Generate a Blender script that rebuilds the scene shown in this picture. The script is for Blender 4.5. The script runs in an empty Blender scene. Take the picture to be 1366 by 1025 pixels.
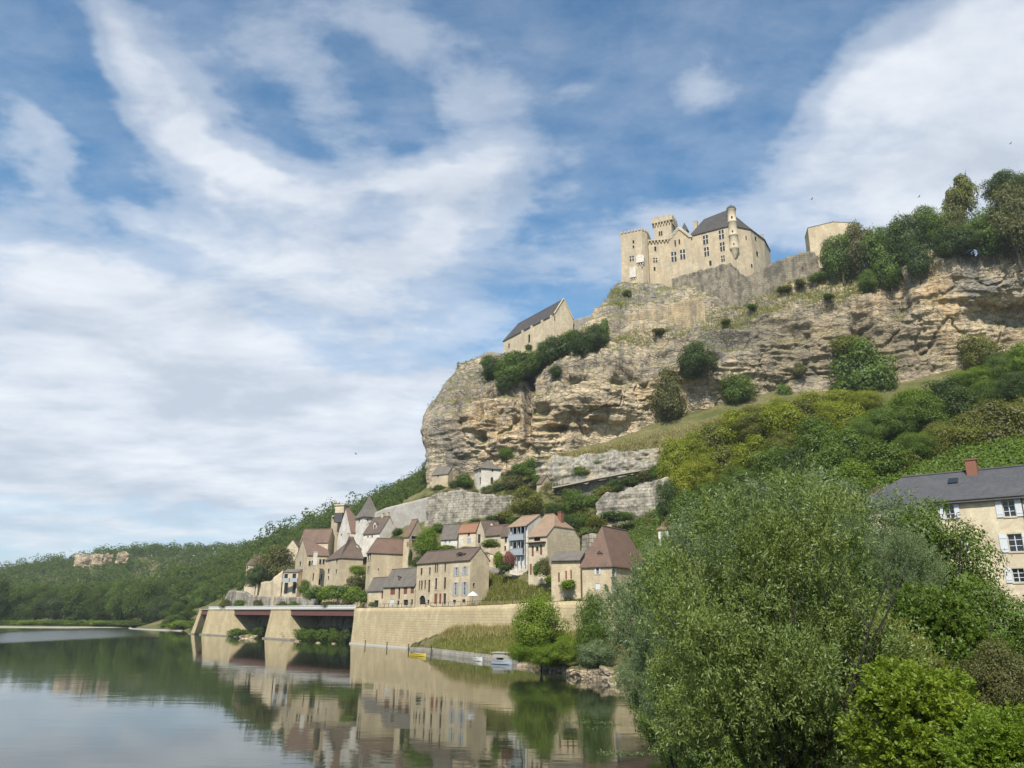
import bpy, math, random
import numpy as np
from mathutils import Vector, Matrix
rad = math.radians
sc = bpy.context.scene
col = sc.collection

# ------------------------------------------------------------------ camera
FPX = 1028.0; HC = 6.5
PITCH = math.atan((824 - 512.5) / FPX); ROLL = 0.010
_f = np.array([0, math.cos(PITCH), math.sin(PITCH)]); _u = np.array([0, -math.sin(PITCH), math.cos(PITCH)]); _r = np.array([1., 0, 0])
_c, _s = math.cos(ROLL), math.sin(ROLL)
CR = _r * _c + _u * _s; CU = _u * _c - _r * _s; CF = _f
cam_d = bpy.data.cameras.new('camera'); cam = bpy.data.objects.new('camera', cam_d); col.objects.link(cam)
cam_d.sensor_fit = 'HORIZONTAL'; cam_d.sensor_width = 36.0; cam_d.lens = FPX / 1366 * 36.0
cam_d.clip_start = 0.3; cam_d.clip_end = 9000
cam.matrix_world = Matrix(((CR[0], CU[0], -CF[0], 0), (CR[1], CU[1], -CF[1], 0), (CR[2], CU[2], -CF[2], HC), (0, 0, 0, 1)))
sc.camera = cam

# ------------------------------------------------------------------ sun, sky, exposure
SUN = Vector((-0.24, -0.86, 0.93)).normalized()          # towards the sun
sd = bpy.data.lights.new('sun', 'SUN'); so = bpy.data.objects.new('sun', sd); col.objects.link(so)
sd.energy = 4.7; sd.angle = rad(0.7); sd.color = (1.0, 0.945, 0.86)
so.rotation_euler = SUN.to_track_quat('Z', 'Y').to_euler()
sc.view_settings.view_transform = 'Standard'; sc.view_settings.look = 'None'
sc.view_settings.exposure = 0.42; sc.view_settings.gamma = 1.0
sc.cycles.max_bounces = 6; sc.cycles.diffuse_bounces = 3; sc.cycles.glossy_bounces = 3; sc.cycles.transmission_bounces = 4
sc.cycles.transparent_max_bounces = 6; sc.cycles.caustics_reflective = False; sc.cycles.caustics_refractive = False
sc.cycles.sample_clamp_indirect = 6.0
sc.cycles.use_denoising = True


class NT:
    """small helper to write node trees"""
    def __init__(s, nt): s.nt = nt
    def n(s, t, **k):
        nd = s.nt.nodes.new(t)
        ins = k.pop('i', {})
        for a, b in k.items(): setattr(nd, a, b)
        for a, b in ins.items(): s.set(nd.inputs[a], b)
        return nd
    def set(s, sock, v):
        if isinstance(v, bpy.types.NodeSocket): s.nt.links.new(v, sock)
        elif isinstance(v, bpy.types.Node): s.nt.links.new(v.outputs[0], sock)
        else: sock.default_value = v
    def m(s, op, a, b=None, c=None, clamp=False):
        nd = s.n('ShaderNodeMath', operation=op); nd.use_clamp = clamp
        for i, v in enumerate((a, b, c)):
            if v is not None: s.set(nd.inputs[i], v)
        return nd.outputs[0]
    def mix(s, f, a, b, mode='MIX'):
        nd = s.n('ShaderNodeMix', data_type='RGBA', blend_type=mode)
        s.set(nd.inputs[0], f)
        for i, v in ((6, a), (7, b)):
            if isinstance(v, tuple): v = v + (1,) if len(v) == 3 else v
            s.set(nd.inputs[i], v)
        return nd.outputs[2]
    def ramp(s, f, stops, interp='LINEAR'):
        nd = s.n('ShaderNodeValToRGB'); nd.color_ramp.interpolation = interp
        e = nd.color_ramp.elements
        while len(e) < len(stops): e.new(0.5)
        for k, (p, c) in enumerate(stops):
            e[k].position = p
            e[k].color = (c, c, c, 1) if isinstance(c, (int, float)) else (tuple(c) + (1,) if len(c) == 3 else c)
        s.set(nd.inputs[0], f); return nd.outputs[0]
    def noise(s, vec, scale, detail=4, rough=0.55, dist=0.0, out=0):
        nd = s.n('ShaderNodeTexNoise', i={'Scale': scale, 'Detail': detail, 'Roughness': rough, 'Distortion': dist})
        if vec is not None: s.set(nd.inputs['Vector'], vec)
        return nd.outputs[out]
    def mapping(s, vec, scale=(1, 1, 1), loc=(0, 0, 0), rot=(0, 0, 0)):
        return s.n('ShaderNodeMapping', i={'Vector': vec, 'Scale': scale, 'Location': loc, 'Rotation': rot}).outputs[0]


def ray(px, py): return CR * (px - 683) / FPX + CU * (512.5 - py) / FPX + CF
def P(px, py, Y):
    d = ray(px, py); return np.array([0, 0, HC]) + d * (Y / d[1])
def G(px, py, z=0.0):
    d = ray(px, py); return np.array([0, 0, HC]) + d * ((z - HC) / d[2])
def pyof(p):
    v = np.array(p) - np.array([0, 0, HC]); return 512.5 - FPX * (v @ CU) / (v @ CF)
def pxof(p):
    v = np.array(p) - np.array([0, 0, HC]); return 683 + FPX * (v @ CR) / (v @ CF)

# world: Nishita sky with procedural cloud layers that live in sky direction space
world = bpy.data.worlds.new('World'); sc.world = world; world.use_nodes = True
w = NT(world.node_tree); world.node_tree.nodes.clear()
sky = w.n('ShaderNodeTexSky', sky_type='NISHITA'); sky.sun_disc = False
sky.sun_elevation = math.asin(SUN.z); sky.sun_rotation = math.atan2(SUN.x, SUN.y)
sky.altitude = 100; sky.air_density = 1.0; sky.dust_density = 0.6; sky.ozone_density = 2.0
tc = w.n('ShaderNodeTexCoord').outputs['Generated']
sep = w.n('ShaderNodeSeparateXYZ', i={0: tc})
X, Y_, Z = sep.outputs
az = w.m('ARCTAN2', X, Y_)
zc = w.m('MAXIMUM', Z, 0.0)
el = w.m('ARCSINE', zc)
den = w.m('ADD', zc, 0.16)
comb = w.n('ShaderNodeCombineXYZ', i={0: w.m('DIVIDE', X, den), 1: w.m('DIVIDE', Y_, den), 2: 0.0}).outputs[0]
# distortion for the blob masks
nd1 = w.noise(comb, 1.6, 5, 0.6, 0.0, out=1)
sepn = w.n('ShaderNodeSeparateXYZ', i={0: nd1})
azd = w.m('ADD', az, w.m('MULTIPLY', w.m('SUBTRACT', sepn.outputs[0], 0.5), 0.30))
eld = w.m('ADD', el, w.m('MULTIPLY', w.m('SUBTRACT', sepn.outputs[1], 0.5), 0.24))
def azel(px, py):
    d = ray(px, py); d = d / np.linalg.norm(d); return math.atan2(d[0], d[1]), math.asin(d[2])
# (px, py, half width px, half height px, tilt deg (clockwise in picture), weight)
CLOUDS = [(0, 520, 330, 170, 0, 1.1), (250, 560, 330, 150, -4, 1.1), (480, 600, 190, 110, 0, 1.0), (150, 370, 230, 62, 8, 0.9), (430, 360, 150, 50, 6, 0.9), (575, 340, 80, 50, -30, 1.0), (600, 500, 60, 40, 0, 0.6),
          (650, 225, 95, 50, -14, 1.1), (530, 260, 120, 46, -10, 0.95), (360, 250, 100, 45, 22, 0.85), (110, 50, 110, 40, 40, 0.75), (200, 120, 110, 46, 44, 0.75), (280, 200, 90, 42, 50, 0.7), (220, 265, 60, 18, 12, 0.5),
          (50, 205, 85, 30, 20, 0.75), (655, 130, 50, 50, 10, 0.55), (400, 110, 150, 60, 40, 0.42), (540, 40, 150, 45, 10, 0.42), (1260, 60, 200, 100, -30, 1.15), (1110, 130, 120, 45, -52, 0.7), (1330, 190, 150, 120, -20, 0.9),
          (1180, 240, 190, 55, -6, 0.6), (1000, 300, 240, 50, 0, 0.36), (790, 330, 150, 45, -25, 0.4), (120, 740, 600, 40, 0, 0.35), (560, 480, 120, 30, -14, 0.3), (780, 120, 25, 25, 0, 0.3), (930, 110, 70, 50, -40, 0.28), (720, 470, 90, 40, 0, 0.35)]
mask = None
for (px, py, a, b, t, wt) in CLOUDS:
    a0, e0 = azel(px, py)
    a1, e1 = azel(px + 20, py); a2, e2 = azel(px, py - 20)
    ka = 20 / max(1e-3, (a1 - a0)); ke = 20 / (e2 - e0)      # px per radian, local
    dx = w.m('MULTIPLY', w.m('SUBTRACT', azd, a0), ka); dy = w.m('MULTIPLY', w.m('SUBTRACT', eld, e0), -ke)
    ct, st = math.cos(rad(t)), math.sin(rad(t))
    p = w.m('ADD', w.m('MULTIPLY', dx, ct / a), w.m('MULTIPLY', dy, st / a))
    q = w.m('ADD', w.m('MULTIPLY', dx, -st / b), w.m('MULTIPLY', dy, ct / b))
    r2 = w.m('ADD', w.m('MULTIPLY', p, p), w.m('MULTIPLY', q, q))
    g = w.m('MULTIPLY', w.m('EXPONENT', w.m('MULTIPLY', r2, -1.0)), wt)
    mask = g if mask is None else w.m('ADD', mask, g)
# general cloud cover away from the pictured part of the sky
other = w.ramp(w.noise(comb, 0.9, 4, 0.6), [(0.45, 0.0), (0.62, 0.8)])
away = w.ramp(w.m('ABSOLUTE', az), [(0.26, 0.0), (0.36, 1.0)])   # ramp input is az/pi-like, see below
away = w.ramp(w.m('DIVIDE', w.m('ABSOLUTE', az), 3.1416), [(0.24, 0.0), (0.34, 1.0)])
high = w.ramp(zc, [(0.66, 0.0), (0.80, 1.0)])
mask = w.m('ADD', mask, w.m('MULTIPLY', other, w.m('MAXIMUM', away, high)))
streak = w.noise(w.mapping(comb, (1.0, 1.5, 1), rot=(0, 0, rad(-38))), 2.4, 8, 0.64, 0.5)
fine = w.noise(comb, 9.0, 7, 0.62, 0.3)
cell = w.noise(w.mapping(comb, (1.0, 1.6, 1), rot=(0, 0, rad(25))), 4.2, 6, 0.6, 0.2)
tex = w.m('ADD', w.m('ADD', w.m('MULTIPLY', streak, 0.34), w.m('MULTIPLY', fine, 0.24)), w.m('MULTIPLY', cell, 0.42))
dens = w.m('ADD', w.m('MULTIPLY', mask, 0.85), w.m('MULTIPLY', w.m('SUBTRACT', tex, 0.5), 2.0))
cover = w.ramp(dens, [(0.0, 0.0), (0.48, 0.5), (1.05, 0.94)], 'EASE')
veil = w.m('MULTIPLY', w.ramp(tex, [(0.40, 0.0), (0.66, 1.0)]), 0.34)
cover = w.m('MAXIMUM', cover, veil)
# cloud tone: brighter where thin and sunlit, greyer in the thick banks
shade = w.noise(w.mapping(comb, (0.9, 1.3, 1), rot=(0, 0, rad(-14))), 1.9, 7, 0.6, 0.3)
tone = w.ramp(w.m('ADD', w.m('MULTIPLY', shade, 0.7), w.m('MULTIPLY', cell, 0.3)), [(0.40, (4.8, 5.3, 6.1)), (0.53, (6.4, 6.8, 7.4)), (0.66, (7.9, 8.1, 8.4))])
skyc = w.n('ShaderNodeMix', data_type='RGBA', blend_type='MULTIPLY', i={0: 1.0, 6: sky.outputs[0], 7: (0.80, 1.24, 1.34, 1)}).outputs[2]
# whitening low down
low = w.ramp(zc, [(0.0, 0.75), (0.16, 0.35), (0.42, 0.0)])
c1 = w.mix(low, skyc, (4.9, 5.9, 7.0))
c2 = w.mix(cover, c1, tone)
bg = w.n('ShaderNodeBackground', i={'Color': c2, 'Strength': 0.094})
wo = w.n('ShaderNodeOutputWorld'); w.nt.links.new(bg.outputs[0], wo.inputs[0])
world.cycles.sampling_method = 'MANUAL'; world.cycles.sample_map_resolution = 512

# ------------------------------------------------------------------ helpers
def tag(o, label=None, cat=None, group=None, kind=None):
    if label: o['label'] = label
    if cat: o['category'] = cat
    if group: o['group'] = group
    if kind: o['kind'] = kind
    return o

def empty(name, loc, label, cat, group=None):
    o = bpy.data.objects.new(name, None); o.empty_display_size = 0.5; col.objects.link(o)
    o.location = [float(v) for v in loc]
    return tag(o, label, cat, group)

def rootloc(p):
    v = Vector((0, 0, 0))
    while p is not None: v = v + Vector(p.location); p = p.parent
    return np.array(v)

class MB:
    def __init__(s): s.v = []; s.f = []
    def add(s, vs, fs):
        k = len(s.v); s.v.extend([tuple(float(q) for q in p) for p in vs]); s.f.extend([tuple(i + k for i in f) for f in fs])
    def quad(s, a, b, c, d): s.add([a, b, c, d], [(0, 1, 2, 3)])
    def tri(s, a, b, c): s.add([a, b, c], [(0, 1, 2)])
    def box(s, c, ax, ay, az_, open_bottom=False):
        """c centre, ax ay az_ half vectors"""
        c, ax, ay, az_ = map(np.array, (c, ax, ay, az_)); vs = []
        for k in (-1, 1):
            for j in (-1, 1):
                for i in (-1, 1): vs.append(c + i * ax + j * ay + k * az_)
        fs = [(0, 1, 5, 4), (1, 3, 7, 5), (3, 2, 6, 7), (2, 0, 4, 6), (4, 5, 7, 6)]
        if not open_bottom: fs.append((0, 2, 3, 1))
        s.add(vs, fs)
    def tube(s, path, radii, n=8, cap=True):
        path = [np.array(p, float) for p in path]; k0 = len(s.v); rings = len(path)
        for i, p in enumerate(path):
            t = path[min(i + 1, rings - 1)] - path[max(i - 1, 0)]; t = t / (np.linalg.norm(t) + 1e-9)
            a = np.cross(t, [0, 0, 1.0]);
            if np.linalg.norm(a) < 1e-3: a = np.array([1., 0, 0])
            a /= np.linalg.norm(a); b = np.cross(t, a)
            for j in range(n):
                th = 2 * math.pi * j / n; s.v.append(tuple(p + radii[i] * (a * math.cos(th) + b * math.sin(th))))
        for i in range(rings - 1):
            for j in range(n):
                s.f.append((k0 + i * n + j, k0 + i * n + (j + 1) % n, k0 + (i + 1) * n + (j + 1) % n, k0 + (i + 1) * n + j))
        if cap:
            s.f.append(tuple(k0 + (rings - 1) * n + j for j in range(n)))
    def lathe(s, c, prof, n=20):
        """prof list of (r, z); vertical axis at c"""
        k0 = len(s.v)
        for r_, z_ in prof:
            for j in range(n):
                th = 2 * math.pi * j / n; s.v.append((c[0] + r_ * math.cos(th), c[1] + r_ * math.sin(th), z_))
        for i in range(len(prof) - 1):
            for j in range(n):
                s.f.append((k0 + i * n + j, k0 + i * n + (j + 1) % n, k0 + (i + 1) * n + (j + 1) % n, k0 + (i + 1) * n + j))
    def build(s, name, mat, parent=None, smooth=False):
        base = rootloc(parent)
        me = bpy.data.meshes.new(name); me.from_pydata([tuple(np.array(p) - base) for p in s.v], [], s.f); me.update()
        me.materials.append(mat)
        if smooth: me.polygons.foreach_set('use_smooth', [True] * len(me.polygons))
        o = bpy.data.objects.new(name, me); col.objects.link(o)
        if parent is not None: o.parent = parent
        return o

def unit(v): return v / (np.linalg.norm(v, axis=-1, keepdims=True) + 1e-9)

def np_mesh(name, v, f, mat, smooth=False):
    """v (N,3) float, f (M,k) int"""
    me = bpy.data.meshes.new(name); k = f.shape[1]
    me.vertices.add(len(v)); me.vertices.foreach_set('co', v.astype(np.float32).ravel())
    me.loops.add(f.size); me.loops.foreach_set('vertex_index', f.astype(np.int32).ravel())
    me.polygons.add(len(f)); me.polygons.foreach_set('loop_start', np.arange(0, f.size, k, dtype=np.int32))
    me.polygons.foreach_set('loop_total', np.full(len(f), k, dtype=np.int32))
    if smooth: me.polygons.foreach_set('use_smooth', np.ones(len(f), dtype=bool))
    me.update(calc_edges=True); me.materials.append(mat)
    return me

def link(name, me, parent=None):
    o = bpy.data.objects.new(name, me); col.objects.link(o)
    if parent is not None: o.parent = parent
    return o

def add_attr(me, name, vals):
    a = me.attributes.new(name, 'FLOAT', 'POINT'); a.data.foreach_set('value', vals.astype(np.float32).ravel())

_rs = np.random.RandomState(7); _perm = _rs.rand(64, 64, 64).astype(np.float32)
def vnoise(p):
    i = np.floor(p).astype(int); t = p - i; t = t * t * (3 - 2 * t); i &= 63; j = (i + 1) & 63
    def g(a, b, c): return _perm[a, b, c]
    x0, y0, z0 = i[..., 0], i[..., 1], i[..., 2]; x1, y1, z1 = j[..., 0], j[..., 1], j[..., 2]
    tx, ty, tz = t[..., 0], t[..., 1], t[..., 2]
    a = g(x0, y0, z0) * (1 - tx) + g(x1, y0, z0) * tx; b = g(x0, y1, z0) * (1 - tx) + g(x1, y1, z0) * tx
    c = g(x0, y0, z1) * (1 - tx) + g(x1, y0, z1) * tx; d = g(x0, y1, z1) * (1 - tx) + g(x1, y1, z1) * tx
    return (a * (1 - ty) + b * ty) * (1 - tz) + (c * (1 - ty) + d * ty) * tz
def fbm(p, o=4, g=0.5):
    s = 0; a = 1; n = 0
    for k in range(o): s = s + a * (vnoise(p + 17.3 * k) - 0.5); n += a; a *= g; p = p * 2.03
    return s / n * 2

# ------------------------------------------------------------------ materials
def new_mat(name):
    m = bpy.data.materials.new(name); m.use_nodes = True; m.node_tree.nodes.clear(); return m, NT(m.node_tree)
def finish(t, color, rough=0.85, bump=None, bstr=0.5, bdist=0.05, metallic=0.0, spec=0.3):
    b = t.n('ShaderNodeBsdfPrincipled', i={'Roughness': rough, 'Metallic': metallic, 'Specular IOR Level': spec})
    if isinstance(color, tuple): color = color + (1,) if len(color) == 3 else color
    t.set(b.inputs['Base Color'], color)
    if bump is not None:
        bn = t.n('ShaderNodeBump', i={'Height': bump, 'Strength': bstr, 'Distance': bdist}); t.set(b.inputs['Normal'], bn.outputs[0])
    o = t.n('ShaderNodeOutputMaterial'); t.nt.links.new(b.outputs[0], o.inputs[0]); return b

def flat(name, c, rough=0.7, **k):
    m, t = new_mat(name); g = t.n('ShaderNodeNewGeometry').outputs['Position']
    n = t.noise(g, 3.0, 3); finish(t, t.mix(t.m('MULTIPLY', n, 0.45), c, tuple(x * 0.55 for x in c)), rough, **k); return m

def stone(name, c1, c2, c3, course=0.35, bump=0.4, stain=0.5, mortar=0.6):
    """coursed masonry; c1 main, c2 second tone, c3 dark weathering"""
    m, t = new_mat(name); g = t.n('ShaderNodeNewGeometry'); pos = g.outputs['Position']
    s = t.n('ShaderNodeSeparateXYZ', i={0: pos}); h = t.m('ADD', t.m('MULTIPLY', s.outputs[0], 0.8), t.m('MULTIPLY', s.outputs[1], -0.75))
    uv = t.n('ShaderNodeCombineXYZ', i={0: h, 1: s.outputs[2], 2: 0.0}).outputs[0]
    wob = t.noise(pos, 1.2, 3, out=1)
    uv2 = t.n('ShaderNodeVectorMath', operation='ADD', i={0: uv, 1: t.n('ShaderNodeVectorMath', operation='SCALE', i={0: wob, 3: 0.18}).outputs[0]}).outputs[0]
    br = t.n('ShaderNodeTexBrick', i={'Vector': uv2, 'Scale': 1.0, 'Brick Width': course * 2.1, 'Row Height': course, 'Mortar Size': 0.035 * course / 0.35, 'Mortar Smooth': 0.6, 'Bias': 0.0,
                 'Color1': (1, 1, 1, 1), 'Color2': (0.55, 0.55, 0.55, 1), 'Mortar': (0.0, 0.0, 0.0, 1)})
    blot = t.noise(pos, 0.16, 5, 0.6, 0.3); mid = t.noise(pos, 0.9, 5, 0.65); fin = t.noise(pos, 4.5, 4, 0.7)
    base = t.mix(t.ramp(blot, [(0.38, 0.0), (0.62, 1.0)]), c1, c2)
    base = t.mix(t.m('MULTIPLY', t.ramp(br.outputs[0], [(0.0, 1.0), (1.0, 0.0)]), mortar * 0.55), base, tuple(x * 0.5 for x in c1))
    base = t.mix(t.m('MULTIPLY', t.ramp(fin, [(0.35, 1.0), (0.62, 0.0)]), 0.35), base, tuple(x * 0.55 for x in c1))
    base = t.mix(t.ramp(mid, [(0.38, 0.42), (0.52, 0.0)]), base, tuple(x * 0.5 for x in c1))
    base = t.mix(t.ramp(t.noise(pos, 2.0, 5, 0.7), [(0.50, 0.0), (0.66, 0.35)]), base, tuple(min(.8, x * 1.35) for x in c1))
    base = t.mix(t.ramp(t.noise(pos, 0.33, 5, 0.68, 0.5), [(0.46, 0.0), (0.54, 0.6)]), base, tuple(x * k for x, k in zip(c1, (0.62, 0.60, 0.60))))
    streak = t.noise(t.mapping(pos, (1, 1, 0.22)), 0.55, 5, 0.65, 0.4)
    base = t.mix(t.m('MULTIPLY', t.ramp(t.m('ADD', t.m('MULTIPLY', streak, 0.6), t.m('MULTIPLY', mid, 0.4)), [(0.44, 0.0), (0.58, 1.0)]), stain), base, c3)
    if name == 'quay_limestone':
        base = t.mix(t.ramp(t.m('ADD', s.outputs[2], t.m('MULTIPLY', t.noise(pos, 0.8, 4), 0.9)), [(0.45, 0.75), (1.0, 0.0)]), base, (0.16, 0.145, 0.11))
    hgt = t.m('ADD', t.m('MULTIPLY', br.outputs[1], -0.8 * mortar), fin)
    finish(t, base, 0.92, hgt, bump, 0.08, spec=0.15); return m

def tiles(name, c1, c2, c3, row=0.16):
    m, t = new_mat(name); g = t.n('ShaderNodeNewGeometry'); pos = g.outputs['Position']
    s = t.n('ShaderNodeSeparateXYZ', i={0: pos})
    rowv = t.m('SINE', t.m('MULTIPLY', s.outputs[2], 6.283 / row)); a = t.noise(pos, 5.5, 3, 0.6); b = t.noise(pos, 0.5, 5, 0.65); c = t.noise(pos, 1.7, 5, 0.7)
    base = t.mix(t.ramp(a, [(0.36, 0.0), (0.62, 1.0)]), c1, c2)
    base = t.mix(t.ramp(t.m('ADD', t.m('MULTIPLY', b, 0.5), t.m('MULTIPLY', c, 0.5)), [(0.44, 0.0), (0.60, 0.85)]), base, c3)
    base = t.mix(t.m('MULTIPLY', t.ramp(rowv, [(0.0, 0.0), (1.0, 1.0)]), 0.18), base, tuple(x * 0.4 for x in c1))
    finish(t, base, 0.85, t.m('ADD', rowv, t.m('MULTIPLY', a, 3.0)), 0.5, 0.03, spec=0.2); return m

def foliage(name, dark, light, tint=None, trans=0.30, gloss=0.02):
    m, t = new_mat(name); g = t.n('ShaderNodeNewGeometry'); oi = t.n('ShaderNodeObjectInfo')
    dark, light = [tuple(x * k for x, k in zip(cc, (1.02, 0.97, 0.75))) for cc in (dark, light)]
    r = g.outputs['Random Per Island']
    n = t.noise(g.outputs['Position'], 0.45, 3, 0.6)
    f = t.m('ADD', t.m('MULTIPLY', r, 0.55), t.m('MULTIPLY', t.ramp(n, [(0.3, 0.0), (0.7, 1.0)]), 0.45))
    c = t.mix(f, dark, light)
    c = t.mix(t.m('MULTIPLY', oi.outputs['Random'], 0.35), c, tint or tuple(x * y for x, y in zip(light, (0.75, 0.8, 1.1))))
    d = t.n('ShaderNodeBsdfDiffuse', i={'Color': c}); tr = t.n('ShaderNodeBsdfTranslucent', i={'Color': t.mix(0.5, c, (0.30, 0.36, 0.03))})
    gl = t.n('ShaderNodeBsdfGlossy', i={'Color': (0.8, 0.85, 0.9, 1), 'Roughness': 0.5})
    mx = t.n('ShaderNodeMixShader', i={0: trans, 1: d.outputs[0], 2: tr.outputs[0]}); mg = t.n('ShaderNodeMixShader', i={0: gloss, 1: mx.outputs[0], 2: gl.outputs[0]})
    o = t.n('ShaderNodeOutputMaterial'); t.nt.links.new(mg.outputs[0], o.inputs[0]); return m

M = {}
M['stone'] = stone('village_limestone', (0.66, 0.54, 0.36), (0.55, 0.44, 0.28), (0.30, 0.24, 0.165), stain=0.4)
M['stone_light'] = stone('pale_limestone', (0.68, 0.57, 0.40), (0.60, 0.49, 0.33), (0.34, 0.28, 0.20), stain=0.35)
M['stone_grey'] = stone('grey_rubble', (0.36, 0.33, 0.27), (0.29, 0.26, 0.21), (0.15, 0.14, 0.12), 0.4, 0.8, 0.6)
M['render'] = stone('pale_render', (0.70, 0.59, 0.42), (0.64, 0.53, 0.36), (0.38, 0.32, 0.24), 0.5, 0.15, 0.3, 0.05)
M['render_white'] = stone('whitewashed_stone', (0.72, 0.67, 0.58), (0.66, 0.60, 0.50), (0.48, 0.42, 0.33), 0.4, 0.15, 0.25, 0.08)
M['castle'] = stone('castle_limestone', (0.62, 0.52, 0.36), (0.60, 0.44, 0.26), (0.34, 0.28, 0.20), 0.6, 0.6, 0.75, 0.9)
M['ochre_wall'] = stone('ochre_masonry', (0.54, 0.41, 0.23), (0.40, 0.32, 0.21), (0.17, 0.145, 0.11), 0.7, 1.0, 0.85, 1.2)
M['castle_grey'] = stone('castle_grey_masonry', (0.36, 0.305, 0.22), (0.23, 0.20, 0.15), (0.10, 0.09, 0.07), 0.8, 1.0, 0.95, 1.6)
M['quay'] = stone('quay_limestone', (0.64, 0.52, 0.31), (0.52, 0.40, 0.23), (0.36, 0.28, 0.17), 0.5, 0.6, 0.5, 0.9)
M['rubble'] = stone('weathered_rubble', (0.50, 0.45, 0.36), (0.38, 0.33, 0.26), (0.11, 0.10, 0.08), 0.75, 1.0, 0.85, 1.6)
M['smooth_grey'] = stone('smooth_grey_masonry', (0.42, 0.39, 0.34), (0.37, 0.34, 0.30), (0.28, 0.26, 0.22), 0.4, 0.3, 0.3, 0.6)
M['tile_red'] = tiles('red_clay_tiles', (0.230, 0.138, 0.096), (0.16, 0.102, 0.076), (0.12, 0.094, 0.076))
M['tile_brown'] = tiles('brown_clay_tiles', (0.175, 0.122, 0.088), (0.120, 0.086, 0.066), (0.095, 0.080, 0.066))
M['tile_orange'] = tiles('orange_clay_tiles', (0.34, 0.165, 0.095), (0.26, 0.13, 0.08), (0.22, 0.13, 0.09))
M['tile_pale'] = tiles('faded_clay_tiles', (0.36, 0.24, 0.16), (0.27, 0.18, 0.12), (0.21, 0.16, 0.11))
M['lauze'] = tiles('stone_slab_roof', (0.20, 0.17, 0.14), (0.14, 0.12, 0.10), (0.11, 0.10, 0.085), 0.22)
M['slate'] = tiles('slate', (0.088, 0.088, 0.094), (0.062, 0.063, 0.068), (0.100, 0.098, 0.095), 0.14)
M['slate_brown'] = tiles('castle_slate', (0.072, 0.070, 0.072), (0.052, 0.052, 0.056), (0.105, 0.085, 0.068), 0.3)
M['brick'] = flat('red_brick', (0.24, 0.105, 0.07), 0.9)
M['glass'] = flat('window_glass', (0.025, 0.028, 0.032), 0.12, spec=0.5)
M['dark'] = flat('dark_opening', (0.02, 0.018, 0.016), 0.9)  # near-black colour standing in for the shade inside openings
M['trim'] = stone('cut_stone_trim', (0.60, 0.52, 0.38), (0.54, 0.46, 0.33), (0.35, 0.30, 0.22), 2.0, 0.1, 0.2, 0.0)
M['wood_red'] = flat('red_brown_wood', (0.20, 0.075, 0.045), 0.7)
M['wood_dark'] = flat('dark_wood', (0.07, 0.045, 0.030), 0.8)
M['wood_white'] = flat('white_painted_wood', (0.58, 0.59, 0.60), 0.6)
M['wood_blue'] = flat('grey_blue_painted_wood', (0.34, 0.37, 0.39), 0.6)
M['steel_red'] = flat('red_brown_painted_steel', (0.15, 0.065, 0.050), 0.6)
M['white'] = flat('white_paint', (0.60, 0.59, 0.55), 0.6)
M['iron'] = flat('dark_iron', (0.06, 0.055, 0.05), 0.6)
M['bark'] = flat('bark', (0.085, 0.068, 0.048), 0.95)
M['bark_dark'] = flat('dark_bark', (0.045, 0.038, 0.030), 0.95)
M['concrete'] = flat('worn_concrete', (0.36, 0.33, 0.28), 0.9)
M['path'] = flat('pale_gravel_path', (0.46, 0.42, 0.35), 0.95)
M['asphalt'] = flat('asphalt', (0.10, 0.10, 0.098), 0.95)
M['yellow'] = flat('yellow_paint', (0.62, 0.46, 0.06), 0.4)
M['boat_grey'] = flat('grey_boat_paint', (0.38, 0.42, 0.47), 0.4)
F = {}
F['green'] = foliage('leaves_green', (0.050, 0.095, 0.016), (0.130, 0.200, 0.030))
F['bright'] = foliage('leaves_bright', (0.085, 0.160, 0.015), (0.200, 0.290, 0.025), trans=0.42)
F['lime'] = foliage('leaves_lime', (0.080, 0.150, 0.012), (0.225, 0.300, 0.028), trans=0.38)
F['dark'] = foliage('leaves_dark', (0.030, 0.055, 0.018), (0.075, 0.115, 0.030))
F['olive'] = foliage('leaves_olive', (0.080, 0.100, 0.020), (0.190, 0.190, 0.035))
F['yellow'] = foliage('leaves_yellow', (0.105, 0.145, 0.012), (0.300, 0.330, 0.022), tint=(0.31, 0.30, 0.02), trans=0.40)
F['brownish'] = foliage('leaves_brownish', (0.070, 0.078, 0.028), (0.150, 0.145, 0.050))
F['willow'] = foliage('willow_leaves', (0.048, 0.092, 0.022), (0.240, 0.305, 0.090), tint=(0.17, 0.22, 0.07), trans=0.30, gloss=0.03)
F['silver'] = foliage('silver_willow_leaves', (0.050, 0.085, 0.038), (0.220, 0.280, 0.150), tint=(0.17, 0.24, 0.11), trans=0.30, gloss=0.03)
F['pink'] = foliage('pink_blossom', (0.14, 0.06, 0.05), (0.42, 0.17, 0.16))
F['far'] = foliage('distant_leaves', (0.042, 0.075, 0.026), (0.105, 0.150, 0.040), gloss=0.0)
F['grass'] = foliage('grass_blades', (0.120, 0.150, 0.030), (0.280, 0.270, 0.080), trans=0.35)
F['drygrass'] = foliage('dry_grass_blades', (0.200, 0.180, 0.075), (0.400, 0.340, 0.160), trans=0.3)

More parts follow.
